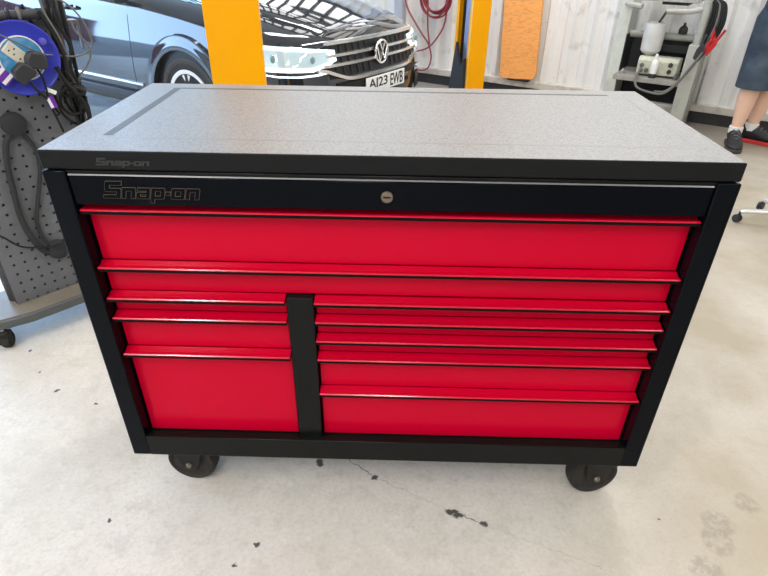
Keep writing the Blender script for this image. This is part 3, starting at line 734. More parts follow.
# wheels
def wheel(x, s):
    w = bpy.data.objects.new('wheel', None); C.objects.link(w); w.parent = car; w.location = (x, s*.79, WR); w.rotation_euler = (0, 0, 0 if s < 0 else PI)
    prof = [(.238,-.105),(.265,-.112),(.31,-.112),(.342,-.098),(.3575,-.07),(.3598,0),(.3575,.07),(.342,.098),(.265,.11),(.238,.105)]
    ty = obj('tyre', MB().lathe(prof, (0,0,0), (0,1,0), 64), M['rubber_dark'], w)
    mb = MB()
    for r in (.285,.30,.315): mb.lathe([(r-.002,-.1135),(r,-.1150),(r+.002,-.1135)], (0,0,0), (0,1,0), 64)
    obj('sidewall_ring', mb, M['rubber_dark'], ty)
    rim = obj('rim', MB().lathe([(.195,-.085),(.200,-.108),(.212,-.117),(.236,-.118),(.240,-.110),(.240,.08),(.20,.08)], (0,0,0), (0,1,0), 64), M['alloy'], w)
    mb = MB()
    for i in range(5):
        for d in (-.16, .16):
            a = 2*PI*i/5+.4
            mb.tube([(.05*math.cos(a+d*.4), -.075, .05*math.sin(a+d*.4)), (.13*math.cos(a+d*.6), -.092, .13*math.sin(a+d*.6)), (.202*math.cos(a+d), -.104, .202*math.sin(a+d))], [.026,.020,.017], 8, smooth=3)
    obj('spoke', mb, M['alloy'], rim)
    obj('hub_cap', MB().lathe([(.0,-.092),(.03,-.09),(.05,-.078),(.055,-.05)], (0,0,0), (0,1,0), 28), M['alloy'], rim)
    obj('brake_disc', MB().lathe([(.0,-.01),(.16,-.01),(.16,.01),(.0,.01)], (0,0,0), (0,1,0), 40), M['alloy_dark'], w)
    obj('wheel_barrel', MB().lathe([(.0,.06),(.22,.06),(.22,.07),(.0,.07)], (0,0,0), (0,1,0), 40), M['car_black'], w)
for x in WX:
    for s in (-1, 1): wheel(x, s)
# front end: helper for a point on the nose
def FP(w, z, off=0.0):
    s = rec(w)
    i_ = inset(z, s)*(1 if abs(w) > .6 else 0)
    return (-(s+shear(z, s))+off*(1 if abs(w) < .8 else .55), (abs(w)-i_*.6)*(1 if w >= 0 else -1) + (0 if abs(w) < .75 else math.copysign(off*.8, w)), z)
ws = [-.55+1.10*i/32 for i in range(33)]
gp = obj('grille', MB().grid([[FP(w, z, .006) for w in ws] for z in (.60,.66,.72,.78,.825)]), M['car_black'], car)
for i in range(-7, 8):
    w = i*.07
    if abs(w) < .08: continue
    a, b, c_ = FP(w, .612, .012), FP(w, .70, .012), FP(w, .805, .012)
    obj('grille_rib', MB().tube([a, b, c_], .004, 6, smooth=0), M['car_black'], gp)
def strip(pts, h, d, name='chrome_strip', m='chrome', par=None):
    mb = MB(); o = []
    for w, z in pts:
        p = FP(w, z, .006)
        o += [(p[0], p[1], z-h/2), (p[0]+d, p[1], z-h/2+.002), (p[0]+d, p[1], z+h/2-.002), (p[0], p[1], z+h/2)]
    n = len(pts)
    fs = [(i*4+j, i*4+(j+1) % 4, (i+1)*4+(j+1) % 4, (i+1)*4+j) for i in range(n-1) for j in range(4)] + [(0,1,2,3), ((n-1)*4+3,(n-1)*4+2,(n-1)*4+1,(n-1)*4)]
    return obj(name, mb.add(o, fs), M[m], par or gp, angle=30)
strip([(-.55+1.10*i/30, .826) for i in range(31)], .027, .024)
strip([(-.56+1.12*i/30, .747) for i in range(31)], .022, .022)
strip([(-.60+1.2*i/34, .688) for i in range(35)], .022, .022)
low = [(-.64,.668),(-.58,.655),(-.50,.625),(-.42,.598),(-.36,.590)] + [(-.36+i*.09,.588) for i in range(1,8)] + [(.36,.590),(.42,.598),(.50,.625),(.58,.655),(.64,.668)]
strip(low, .026, .026)
strip([(-.50+i*.1,.545) for i in range(11)], .05, .012, 'lower_intake', 'car_black', car)
for s in (-1, 1):
    strip([(s*w, z) for w, z in ((.80,.50),(.74,.53),(.66,.54),(.58,.53))], .014, .018, 'fog_trim', 'chrome', car)
    strip([(s*w, z) for w, z in ((.86,.44),(.80,.43),(.70,.42),(.56,.42))], .12, .008, 'side_intake', 'car_black', car)
# emblem: ring with a V over a W
EX = FP(0, .72, .03)[0]+.012
def EP(a, b): return (EX+.004, a*.082, .722+b*.082)
mb = MB().lathe([(.070,0),(.072,.010),(.078,.013),(.084,.010),(.085,0)], (EX-.006,0,.722), (1,0,0), 40)
mb.tube([EP(.42,.82), EP(.0,.10), EP(-.42,.82)], .0075, 8, smooth=0)
mb.tube([EP(.78,.42), EP(.36,-.72), EP(0,.0), EP(-.36,-.72), EP(-.78,.42)], .0075, 8, smooth=0)
em = obj('emblem', mb, M['chrome'], car)
obj('emblem_back', MB().lathe([(.0,.002),(.078,.002),(.078,-.02)], (EX-.004,0,.722), (1,0,0), 32), M['car_black'], em)
# number plate
np_ = obj('number_plate', MB().box(.012, .022, -.24, .28, .455, .568), M['plate_white'], car, bevel=.003)
for word, a_, b_ in (('AJ23', -.215, .035), ('EWB', .075, .255)):
    tx = make_text(word, .006, 0, [M['ink']], 'plate_letters', a_, b_, .468, .556, 0, np_, shear=0, bold=.014)
    tx.rotation_euler = (0, 0, PI/2); tx.location = (.0225, 0, 0)
# headlights
for s in (-1, 1):
    ps = [.47,.53,.60,.67,.74,.80,.85,.885,.905]
    def HP(i, z, off):
        if i < len(ps):
            w = ps[i]; ss = rec(w)
        else:
            ss = .50+.05*(i-len(ps)+1); w = hw(ss)
        y = w-inset(z, ss)*min(1, max(0, (w-.6)/.2))+off*(.35 if i < 5 else .9)
        return (-(ss+shear(z, ss))+off*(1.0 if i < 5 else .5), s*y, z)
    n = len(ps)+4
    top = [lerp(i, [0,3,8,n-1], [.785,.805,.835,.85]) for i in range(n)]
    bot = [lerp(i, [0,3,7,n-1], [.715,.662,.668,.770]) for i in range(n)]
    grid = [[HP(i, bot[i]+(top[i]-bot[i])*f, .014) for i in range(n)] for f in (0,.2,.4,.6,.8,1)]
    hl = obj('headlight', MB().grid(grid), M['lamp_glass'], car, angle=60)
    sm_ = hl.modifiers.new('thick', 'SOLIDIFY'); sm_.thickness = .012; sm_.offset = -1
    def hstrip(f0, f1, i0, i1, off): return MB().grid([[HP(i, bot[i]+(top[i]-bot[i])*f, off) for i in range(i0, i1)] for f in (f0, f1)])
    for a in ((.02,.20,0,n-1),(.86,.98,1,n-1)):
        o = obj('running_light', hstrip(*a, .020), M['lamp_on'], hl)
    o = obj('running_light', MB().grid([[HP(k, bot[k]+(top[k]-bot[k])*f, .020) for k in (0,1)] for f in (.1,.95)]), M['lamp_on'], hl)
    for k in (3, 6, 8):
        p = HP(k, (bot[k]+top[k])/2+.005, .004)
        q = HP(k, (bot[k]+top[k])/2+.005, .024)
        obj('projector_lens', MB().sphere(q, .026, 20, sc=(.6,.75,1)), M['lamp_lens'], hl)
    strip([(s*w, z) for w, z in ((.56,.650),(.66,.640),(.76,.636),(.84,.638),(.885,.648))], .012, .018, 'headlight_trim', 'lamp_on' if s < 0 else 'chrome', hl)

# ------------------------------------------------------------------ two-post lift
def lift_post(label, loc, rz, w, d, inner=True):
    t = thing('lift_post', label, 'lift post', loc, rz, 'yellow posts of the vehicle lift')
    h = 3.6
    # C-section: back toward -y, opening toward +y
    mb = MB().box(-w/2, w/2, -d, -d+.008, .02, h).box(-w/2, -w/2+.008, -d+.008, 0, .02, h).box(w/2-.008, w/2, -d+.008, 0, .02, h)
    mb.box(-w/2+.008, -w/2+.045, -.008, 0, .02, h).box(w/2-.045, w/2-.008, -.008, 0, .02, h)
    obj('column', mb, M['yellow'], t, bevel=.005, seg=2)
    obj('base_plate', MB().box(-w/2-.08, w/2+.08, -d-.08, .08, 0, .02), M['yellow'], t, bevel=.003)
    ca = obj('carriage', MB().box(-w/2+.012, w/2-.012, -d+.02, -.06, .25, 1.3), M['frame_dark'], t, bevel=.006)
    obj('slide_cover', MB().box(-w/2+.02, .01, -.05, -.02, .45, h-.1), M['post_blue'], t, bevel=.006)
    obj('edge_strip', MB().box(-w/2-.001, -w/2+.012, -.0, .004, .02, h).box(w/2-.012, w/2+.001, 0, .004, .02, h), M['yellow_pale'], t)
    return t, ca
P1, c1 = lift_post('yellow lift post in front of the car wheel, nearest the worktop', W(-1.885, 1.38), math.radians(11), .272, .19)
P2, c2 = lift_post('yellow lift post by the wall between the car nose and orange board', W(-1.92, 4.20), math.radians(116), .27, .195)
# restraint arm leaning against the second post, black pads
obj('arm_cover', MB().prism([(-.12,.02),(.17,.02),(.12,.30),(.06,.62),(-.03,.42),(-.10,.50)], 'y', .005, .03), M['frame_dark'], P2)
# ------------------------------------------------------------------ orange board leaning on the wall
OB = thing('creeper_board', 'orange rounded mechanic board leaning upright on the white wall', 'board', W(-1.655, VB-.115), YAW)
def rrect(w, h, r, n=8, both=True):
    pts = []
    for cx, cz, a0 in ((w/2-r, h-r, 0), (-w/2+r, h-r, PI/2), (-w/2+r, r, PI), (w/2-r, r, 1.5*PI)):
        for i in range(n+1):
            a = a0+PI/2*i/n; pts.append((cx+r*math.cos(a), cz+r*math.sin(a)))
    return pts
ob = obj('board', MB().prism(rrect(.40, 1.15, .06), 'y', -.02, .02), M['orange'], OB, bevel=.006)
ob.location = (0, .0, .19); ob.rotation_euler = (math.radians(-1.8), math.radians(-4), 0)
obj('foot_bracket', MB().box(-.10,.10,-.02,.04,.172,.19), M['frame_dark'], OB)
obj('foot_bracket', MB().box(-.12,-.10,-.005,.06,.172,.30).box(.10,.12,-.005,.06,.172,.30), M['frame_dark'], OB)
# ------------------------------------------------------------------ red hose coil
def HW(u, z, off=0): return W(u, VB-.10-off, z)
HOS = tag(obj('air_hose', MB().tube([HW(-3.119,.95), HW(-3.07,.80), HW(-3.006,.702), HW(-2.865,.537), HW(-2.775,.44), HW(-2.735,.35), HW(-2.728,.264), HW(-2.764,.173), HW(-2.857,.14), HW(-2.981,.155), HW(-3.2,.2)], .0095, 8)
    .tube([HW(-2.545,.80,.03), HW(-2.565,.68,.02), HW(-2.61,.568,.02), HW(-2.728,.424,.02), HW(-2.855,.359,.02), HW(-3.044,.341,.02), HW(-3.3,.40,.02)], .0095, 8)
    .tube([HW(-2.80,.95,.01), HW(-2.785,.627,.01), HW(-2.75,.43,.01)], .009, 8), M['hose_dusty']),
    'dusty red air hose looping down the white wall beside the car nose', 'hose')
mb = MB()
for k in range(7):
    r = .135+.012*(k % 4)
    mb.tube([HW(-2.675+r*1.05*math.cos(2*PI*j/20)+random.uniform(-.006,.006), .90+.02*(k % 3)-.01+r*math.sin(2*PI*j/20)*(1.05 if j > 10 else .9), .008+.013*k) for j in range(20)], .0095, 8, closed=True, smooth=3)
t = tag(obj('hose_coil', mb, M['hose_red']), 'coiled red air hose hanging on the white wall above the loops', 'hose')
obj('hanger_hook', MB().tube([HW(-2.675,1.10,-.09), HW(-2.675,1.045,.0), HW(-2.675,1.02,.06), HW(-2.675,1.05,.10)], .008, 8), M['steel'], t)

# ------------------------------------------------------------------ steel stand against the wall
BU, BV = -.33, 4.80
ST = thing('workshop_stand', 'grey steel stand with a cluttered shelf against the white wall', 'stand', W(BU, BV), YAW)
# local x = u - BU, y = v - BV
def bx(u0,u1,v0,v1,z0,z1): return (u0-BU,u1-BU,v0-BV,v1-BV,z0,z1)
obj('leg', MB().box(*bx(-.70,-.60,4.80,5.10,0,1.30)), M['frame_pale'], ST, bevel=.006)
obj('leg', MB().box(*bx(-.055,.055,4.60,4.72,0,.725)), M['frame_grey'], ST, bevel=.006)
obj('leg', MB().box(*bx(-.055,.045,4.95,5.08,0,.725)), M['frame_grey'], ST, bevel=.006)
obj('upper_tube', MB().cyl((.0-BU-.005,4.66-BV,.725),(-.005-BU,4.66-BV,1.30), .034), M['frame_grey'], ST)
obj('shelf', MB().box(*bx(-.60,-.03,4.62,5.08,.410,.430)).box(*bx(-.60,-.03,4.61,4.63,.390,.430)), M['shelf_grey'], ST, bevel=.003)
obj('back_panel', MB().box(*bx(-.60,-.03,5.075,5.09,.12,.70)), M['frame_dark'], ST)
obj('side_panel', MB().box(*bx(-.602,-.594,4.80,5.075,.430,.74)), M['frame_dark'], ST)
obj('lower_box', MB().box(*bx(-.60,-.055,4.70,5.06,.02,.15)), M['frame_dark'], ST)
obj('lower_beam', MB().box(*bx(-.60,-.055,4.62,4.70,.16,.23)), M['shelf_grey'], ST, bevel=.005)
obj('cross_tube', MB().cyl((-.60-BU,4.94-BV,.735),(-.02-BU,4.94-BV,.735), .03), M['frame_grey'], ST)
obj('dark_rail', MB().box(*bx(-.40,-.06,4.96,5.0,.60,.66)), M['frame_dark'], ST, bevel=.004)
tr = obj('top_tray', MB().box(*bx(-.52,-.08,4.70,5.06,1.02,1.04)).box(*bx(-.52,-.08,4.69,4.70,1.02,1.06)), M['frame_grey'], ST, bevel=.003)
obj('tray_underside', MB().box(*bx(-.36,-.16,4.74,5.0,.995,1.02)), M['frame_dark'], tr)
obj('push_handle', MB().tube([(-.64-BU,4.80-BV,.99),(-.62-BU,4.72-BV,.985),(-.50-BU,4.68-BV,.975)], .022, 12), M['frame_grey'], ST)
obj('push_handle', MB().tube([(-.03-BU,4.66-BV,.985),(-.12-BU,4.62-BV,.965),(-.29-BU,4.62-BV,.955)], .022, 12), M['frame_grey'], ST)
obj('brace', MB().cyl((-.30-BU,4.68-BV,.95),(-.42-BU,4.90-BV,.74), .010), M['tube_dark'], ST)
DV = thing('test_unit', 'cream box shaped machine with black knobs on the stand shelf', 'machine', W(-.265, 4.80, .430), YAW)
obj('housing', MB().prism([(-.10,.015),(.10,.015),(.10,.15),(-.07,.16),(-.10,.13)], 'x', -.17, .16), M['device'], DV, bevel=.008)
for x, z, r in ((.10,.11,.018),(.10,.055,.018)):
    obj('knob', MB().lathe([(r,0),(r,.012),(r*.7,.022),(.0,.022)], (x,-.10,z), (0,-1,0), 20), M['plug_black'], DV)
for x, z in ((-.13,.09),(-.13,.045),(-.085,.05)):
    obj('fitting', MB().lathe([(.017,0),(.017,.02),(.010,.022),(.010,.04),(.0,.04)], (x,-.10,z), (0,-1,0), 16), M['tube_grey'], DV)
obj('foot', MB().box(-.15,.14,-.08,.08,0,.015), M['plug_black'], DV)
JG = thing('fluid_jug', 'upturned milky plastic jug standing on the cream machine', 'jug', W(-.375, 4.80, .593), YAW)
obj('jug_body', MB().lathe([(.02,0),(.058,.010),(.082,.035),(.085,.10),(.087,.18),(.088,.225),(.080,.25),(.05,.262),(.0,.264)], (0,0,0), (0,0,1), 32), M['jug'], JG)
obj('jug_neck', MB().lathe([(.03,0),(.03,.022),(.0,.022)], (0,0,-.012), (0,0,1), 20), M['white'], JG)
SB = thing('spray_bottle', 'slim white bottle with a dark base in front of the cream machine', 'bottle', W(-.285, 4.655, .430), YAW)
obj('bottle_body', MB().lathe([(.030,.035),(.030,.12),(.026,.135),(.012,.15),(.010,.165)], (0,0,0), (0,0,1), 24), M['white'], SB)
obj('bottle_base', MB().lathe([(.0,0),(.030,0),(.031,.035),(.030,.036)], (0,0,0), (0,0,1), 24), M['frame_dark'], SB)
obj('nozzle', MB().lathe([(.012,.16),(.013,.185),(.008,.195),(.0,.195)], (0,0,0), (0,0,1), 16), M['white'], SB)
tag(obj('test_hose', MB().tube([W(-.395,4.66,.49), W(-.40,4.58,.42), W(-.36,4.53,.36), W(-.24,4.52,.335), W(-.14,4.53,.34), W(-.06,4.56,.43), W(.0,4.57,.55), W(.05,4.6,.66), W(.07,4.62,.78), W(.05,4.64,.90)], .010, 8)
    .tube([W(-.22,4.53,.345), W(-.13,4.54,.36), W(-.05,4.57,.45), W(.03,4.59,.60), W(.06,4.62,.75)], .008, 8), M['cable_grey']),
    'grey hose swooping from the cream machine round the right stand leg', 'hose')
tag(obj('oil_can', MB().lathe([(.0,0),(.035,0),(.037,.03),(.03,.05),(.012,.065),(.01,.085),(.0,.085)], W(-.17,4.93,.766), (0,0,1), 20), M['plug_black']),
    'small black pot standing on the cross tube of the grey stand', 'pot')
for (u_, r_, mk, lab) in ((-.24,.016,'steel','small grey metal fitting lying left on the shelf behind the jug'), (-.10,.02,'tube_grey','small grey metal fitting lying right on the shelf by the leg')):
    tag(obj('metal_fitting', MB().lathe([(.0,0),(r_,0),(r_,.03),(r_*.6,.035),(r_*.6,.05),(0,.05)], W(u_ if u_ > -.2 else -.54, 4.68, .430), (0,0,1), 14), M[mk]), lab, 'fitting')
# jump leads hanging from the stand's right tube
JL = thing('jump_leads', 'bundle of dark cables with clamps hung right of the stand', 'jump leads', W(.06, 4.66, 0), YAW)
for k in range(7):
    dx = .018*(k-3)
    obj('lead', MB().tube([(-.03+dx*.5,.0,1.06),(.02+dx*.8,-.02,1.02),(.035+dx,-.03-.006*k,.90),(.02+dx*.8,-.03-.004*k,.80),(.005+dx*.5,-.03,.74)], .0095, 8), M['cable_black' if k != 3 else 'cable_grey'], JL)
def clampm(name, x, z, ang, m_):
    Mx = Matrix.Translation((x,-.045,z)) @ Matrix.Rotation(ang, 4, 'Y')
    mb = MB().prism([(-.016,.0),(.016,.0),(.028,-.05),(.018,-.12),(.003,-.12),(.003,-.05),(-.003,-.05),(-.003,-.12),(-.018,-.12),(-.028,-.05)], 'y', -.020, .020).xform(Mx)
    mb2 = MB().prism([(-.030,.07),(-.010,.075),(-.002,-.02),(-.020,-.03)], 'y', -.016, .016).prism([(.010,.075),(.030,.07),(.020,-.03),(.002,-.02)], 'y', -.012, .012).xform(Mx)
    c_ = obj(name, mb, M[m_], JL, bevel=.003); obj('grip', mb2, M[m_], c_, bevel=.003)
clampm('red_clamp', .044, .775, math.radians(12), 'clamp_red'); clampm('red_clamp', .070, .79, math.radians(20), 'clamp_red')
clampm('black_clamp', -.012, .735, math.radians(16), 'plug_black'); clampm('black_clamp', .012, .72, math.radians(22), 'plug_black')

# ------------------------------------------------------------------ person at the right edge
PX, PY = 2.93, 3.64
per = thing('person', 'person in navy top, dark shorts, white socks and black shoes', 'person', (0,0,0))
def skin_mesh(name, joints, edges, m, parent=None, sub=2, root=0):
    me = bpy.data.meshes.new(name)
    me.from_pydata([j[0] for j in joints], edges, [])
    o = bpy.data.objects.new(name, me); C.objects.link(o)
    sk_ = o.modifiers.new('skin', 'SKIN'); sk_.use_smooth_shade = True
    for i, j in enumerate(joints):
        r = j[1]; me.skin_vertices[0].data[i].radius = r if isinstance(r, tuple) else (r, r)
        me.skin_vertices[0].data[i].use_root = (i == root)
    s_ = o.modifiers.new('sub', 'SUBSURF'); s_.levels = sub; s_.render_levels = sub
    bpy.context.view_layer.update()
    nm = bpy.data.meshes.new_from_object(o.evaluated_get(bpy.context.evaluated_depsgraph_get()))
    o.modifiers.clear(); o.data = nm; nm.materials.clear(); nm.materials.append(m)
    for p in nm.polygons: p.use_smooth = True
    if parent: o.parent = parent
    return o
A1 = Vector((2.835,3.595,.10)); A2 = Vector((3.02,3.70,.10))      # ankles
K1 = Vector((2.855,3.60,.49)); K2 = Vector((3.045,3.685,.49))
H1 = Vector((2.885,3.645,.93)); H2 = Vector((3.055,3.72,.93))
F = Vector((.45,-.89,0)).normalized(); Rr = Vector((.89,.45,0))      # facing, sideways (to picture right)
PV = Vector((2.97,3.68,.97)); 
def mid(a, b, t): return a+(b-a)*t
sh = PV+Vector((0,0,.50))
J = [(PV,(.15,.11)), (H1,(.095,.095)), (mid(H1,K1,.5),(.080,.080)), (K1+Vector((0,0,.03)),(.074,.074)), (mid(K1,A1,.28)-F*.012,(.080,.080)), (mid(K1,A1,.62),(.060,.060)), (A1+Vector((0,0,.05)),(.044,.044)), (A1-Vector((0,0,.05)),(.036,.036)),
     (H2,(.095,.095)), (mid(H2,K2,.5),(.080,.080)), (K2+Vector((0,0,.03)),(.074,.074)), (mid(K2,A2,.28)-F*.012,(.080,.080)), (mid(K2,A2,.62),(.060,.060)), (A2+Vector((0,0,.05)),(.044,.044)), (A2-Vector((0,0,.05)),(.036,.036)),
     (PV+Vector((0,0,.20)),(.145,.105)), (PV+Vector((0,0,.38)),(.17,.115)), (sh,(.11,.085)), (sh+Vector((0,0,.10))+F*.01,(.055,.058)), (sh+Vector((0,0,.20))+F*.03,(.070,.082)), (sh+Vector((0,0,.30))+F*.03,(.060,.078))]
E_ = [(0,1),(1,2),(2,3),(3,4),(4,5),(5,6),(6,7),(0,8),(8,9),(9,10),(10,11),(11,12),(12,13),(13,14),(0,15),(15,16),(16,17),(17,18),(18,19),(19,20)]
for sgn in (-1, 1):
    b0 = len(J)
    s0 = sh+Rr*(sgn*.18)-Vector((0,0,.02)); el = s0+Rr*(sgn*.05)-Vector((0,0,.29))+F*.02; wr = el-Vector((0,0,.06))+F*.23-Rr*(sgn*.05)
    J += [(s0,(.062,.062)), (mid(s0,el,.5),(.048,.048)), (el,(.040,.040)), (mid(el,wr,.4),(.040,.040)), (wr,(.026,.030)), (wr+F*.05,(.024,.038)), (wr+F*.09,(.020,.040))]
    E_ += [(17,b0),(b0,b0+1),(b0+1,b0+2),(b0+2,b0+3),(b0+3,b0+4),(b0+4,b0+5),(b0+5,b0+6)]
    tip = wr+F*.085
    for q in range(4):
        b1 = len(J); off = Rr*(.027-.018*q)*-sgn
        ln = (.070,.080,.075,.058)[q]
        J += [(tip+off+F*.02,(.009,.009)), (tip+off+F*(.02+ln*.5)-Vector((0,0,.012)),(.0085,.0085)), (tip+off+F*(.02+ln*.85)-Vector((0,0,.040)),(.0075,.0075))]
        E_ += [(b0+6,b1),(b1,b1+1),(b1+1,b1+2)]
    b1 = len(J); td = Rr*(-sgn)
    J += [(wr+F*.045+td*.038,(.011,.011)), (wr+F*.075+td*.055-Vector((0,0,.01)),(.010,.010)), (wr+F*.10+td*.055-Vector((0,0,.025)),(.008,.008))]
    E_ += [(b0+5,b1),(b1,b1+1),(b1+1,b1+2)]
body_p = skin_mesh('body', J, E_, M['skin'], per)
hd = sh+Vector((0,0,.235))+F*.03
mb = MB(); mb.sphere((0,0,0), .1, 24, sc=(.78,.95,1.08)); HM = Matrix.Translation(hd+Vector((0,0,.02))-F*.012) @ Matrix(((Rr.x,-F.x*-1,0,0),(Rr.y,-F.y*-1,0,0),(0,0,1,0),(0,0,0,1)))
hair = MB(); hair.sphere((0,-.012,.012), .108, 24, sc=(.80,.96,1.08))
hair.v = [v if (v[2] > -.015 or v[1] < -.03) and v[2] > -.06 else (v[0]*.7, v[1]*.7, max(v[2], -.05)) for v in hair.v]
obj('head', mb.xform(HM), M['skin'], per)
obj('hair', hair.xform(HM), M['hair'], per)
fc = MB()
fc.prism([(.088,.01),(.112,-.022),(.105,-.03),(.086,-.03)], 'x', -.012, .012)
obj('nose', fc.xform(HM), M['skin'], per, bevel=.005, seg=3)
for q in (-1, 1):
    obj('eye', MB().sphere((q*.030,.083,.012), .012, 12).xform(HM), M['white'], per)
    obj('ear', MB().sphere((q*.080,-.005,-.01), .03, 12, sc=(.35,.7,1)).xform(HM), M['skin'], per)
obj('mouth', MB().sphere((0,.082,-.052), .02, 12, sc=(1.1,.4,.3)).xform(HM), M['clamp_red'], per)
# shorts: waist, split legs, hems
def loop(c, a, b, n=20, yaw=None, ax=Rr, ay=F): return [c+ax*(a*math.cos(2*PI*i/n))+ay*(b*math.sin(2*PI*i/n)) for i in range(n)]
mb = MB()
for Hh, Kk, sg in ((H1,K1,-1),(H2,K2,1)):
    hem = Kk+Vector((0,0,-.03))
    rows = [loop(hem,.118,.125), loop(hem+Vector((0,0,.012)),.120,.127), loop(mid(hem,Hh,.35),.122,.130), loop(mid(hem,Hh,.75),.124,.136), loop(mid(hem,Hh,1.0)+Vector((0,0,.03)),.122,.136), loop(PV+Rr*(sg*.055)+Vector((0,0,.10)),.112,.118)]
    mb.grid([r+[r[0]] for r in rows])
    mb.grid([r+[r[0]] for r in (loop(hem,.118,.125), loop(hem,.106,.112), loop(hem+Vector((0,0,.08)),.104,.110))])
o = obj('shorts', mb, M['shorts'], per, angle=70)
rows = [loop(PV+Vector((0,0,z)), a, b) for z, a, b in ((-.06,.205,.152),(.03,.200,.148),(.15,.19,.14),(.30,.205,.145),(.42,.205,.135),(.49,.15,.105),(.535,.075,.075))]
mb = MB().grid([r+[r[0]] for r in rows])
for sgn in (-1, 1):
    s0 = sh+Rr*(sgn*.15)-Vector((0,0,.03)); el = sh+Rr*(sgn*.23)-Vector((0,0,.31))+F*.02
    d = (el-s0).normalized(); ax = F; ay = d.cross(ax)
    rws = [[mid(s0,el,t_)+ax*(r*math.cos(2*PI*i/16))+ay*(r*math.sin(2*PI*i/16)) for i in range(16)] for t_, r in ((-.15,.05),(.05,.082),(.4,.076),(.8,.072),(.8,.062))]
    mb.grid([r+[r[0]] for r in rws])
obj('shirt', mb, M['navy'], per, angle=70)
def shoe(A, dirv, sole_m, name='shoe'):
    d = Vector((dirv[0],dirv[1],0)).normalized(); r = Vector((d.y,-d.x,0))
    heel = Vector((A.x,A.y,0))-d*.082
    def ring(t, w, z0, z1):
        c = heel+d*t
        return [c+r*(w*math.cos(a))+Vector((0,0,(z0+z1)/2+(z1-z0)/2*math.sin(a))) for a in [2*PI*i/16 for i in range(16)]]
    g = 1.12
    secs = [(t_*g, w_*g*1.08, z0_, z1_*g) for t_, w_, z0_, z1_ in [(0.0,.012,.035,.085),(.012,.030,.026,.125),(.05,.040,.022,.140),(.10,.041,.022,.130),(.14,.043,.022,.110),(.19,.048,.022,.085),(.24,.048,.022,.068),(.28,.040,.024,.055),(.302,.015,.030,.042)]]
    R_ = [ring(*s) for s in secs]
    up = MB().grid([q+[q[0]] for q in R_]); n = len(up.v); up.add(R_[0], [tuple(range(16))]); up.add(R_[-1], [tuple(range(16))])
    s_ = obj(name, up, M['shoe'], per, angle=60)
    sol = []
    for t, w in ((-.006,.020),(.01,.036),(.06,.042),(.11,.040),(.17,.048),(.23,.053),(.28,.045),(.305,.025),(.312,.008)): sol.append((t*1.12, w*1.18))
    poly = [heel+d*t+r*w for t, w in sol]+[heel+d*t-r*w for t, w in reversed(sol)]
    obj('sole', MB().prism([(p.x,p.y) for p in poly], 'z', 0, .030), M[sole_m], s_, bevel=.005)
    mb = MB()
    for k in range(4):
        t = .130+.031*k; z = .146-.019*k
        mb.tube([heel+d*t+r*.028+Vector((0,0,z-.016)), heel+d*t+Vector((0,0,z+.004)), heel+d*(t+.012)-r*.028+Vector((0,0,z-.018))], .0035, 6, smooth=3)
    obj('laces', mb, M['cable_grey'], s_)
    obj('sock', MB().lathe([(.052,0),(.052,.03),(.053,.052),(.050,.056),(.042,.056)], A+Vector((0,0,-.0)), (0,0,1), 24), M['sock'], per)
shoe(A1, (-.36,-.93), 'sole_dark'); shoe(A2, (.80,-.60), 'sole_red')

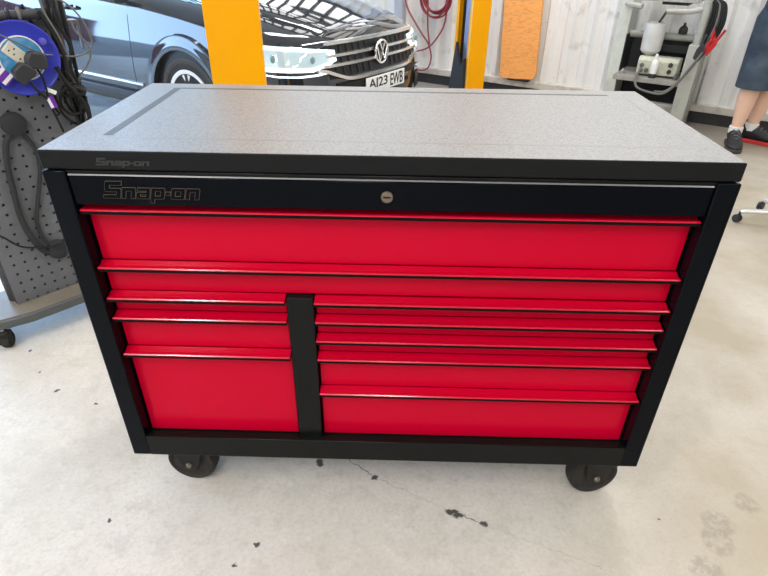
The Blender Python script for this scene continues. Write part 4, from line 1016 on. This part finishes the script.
# ------------------------------------------------------------------ stool at the right edge
SX, SY = 2.347, 1.976
sto = thing('rolling_stool', 'low rolling stool with white star base right of the tool chest', 'stool', (SX,SY,0), math.radians(164))
obj('hub', MB().lathe([(.0,.06),(.032,.06),(.035,.075),(.030,.11),(.0,.11)], (0,0,0), (0,0,1), 24), M['stool_white'], sto)
for i in range(5):
    a = 2*PI*i/5; d = Vector((math.cos(a), math.sin(a), 0))
    lg = obj('leg', MB().tube([d*.02+Vector((0,0,.088)), d*.14+Vector((0,0,.083)), d*.235+Vector((0,0,.073)), d*.262+Vector((0,0,.066))], [.017,.0155,.0135,.012], 10, smooth=0), M['stool_white'], sto)
    cs = obj('caster', MB().lathe([(.008,-.017),(.022,-.017),(.0245,-.012),(.0245,-.004),(.012,-.004),(.012,.004),(.0245,.004),(.0245,.012),(.022,.017),(.008,.017)], d*.268+Vector((0,0,.0245)), (math.cos(a+.7), math.sin(a+.7), 0), 24)
             .cyl(d*.262+Vector((0,0,.03)), d*.262+Vector((0,0,.066)), .008), M['seat_black'], lg)
obj('gas_strut', MB().cyl((0,0,.10),(0,0,.28), .022).cyl((0,0,.28),(0,0,.42), .014), M['seat_black'], sto)
obj('seat', MB().lathe([(.0,.40),(.15,.40),(.165,.415),(.17,.44),(.16,.462),(.10,.472),(.0,.474)], (0,0,0), (0,0,1), 40), M['seat_black'], sto)

# ------------------------------------------------------------------ light
def area(name, loc, size, energy, col, rot=(0,0,0), sy=None, spread=None):
    l = bpy.data.lights.new(name, 'AREA'); l.energy = energy; l.color = col; l.size = size
    if sy: l.shape = 'RECTANGLE'; l.size_y = sy
    o = bpy.data.objects.new(name, l); C.objects.link(o); o.location = loc; o.rotation_euler = rot
    return o
for u_, v_, e_ in ((-4.2,-2.6,70),(-4.2,1.2,15),(-.6,-3.4,120),(1.6,-3.4,120),(-.6,.4,22),(-3.2,3.6,60),(-.6,3.6,75),(2.6,3.4,60),(4.2,-2.6,50),(3.4,.6,25)):
    area('ceiling_lamp', W(u_, v_, HC-.12), .35, e_, (1.0,.98,.955), (0,0,YAW), 2.2)
w = bpy.data.worlds.new('World'); S.world = w; w.use_nodes = True
bg = w.node_tree.nodes['Background']; bg.inputs['Color'].default_value = (.42,.66,1.0,1); bg.inputs['Strength'].default_value = 8.5

# ------------------------------------------------------------------ camera
cd = bpy.data.cameras.new('camera'); cam = bpy.data.objects.new('camera', cd); C.objects.link(cam)
cam.location = (.009535, -1.062790, TOPZ+.357643)
cam.rotation_euler = (1.01180996, -.0117001, .0225409)
cd.sensor_fit = 'HORIZONTAL'; cd.sensor_width = 36; cd.lens = 554.5413/768*36
cd.clip_start = .02
S.camera = cam
S.view_settings.view_transform = 'Standard'; S.view_settings.look = 'None'; S.view_settings.gamma = 1
S.view_settings.use_curve_mapping = False
S.view_settings.exposure = 0.15
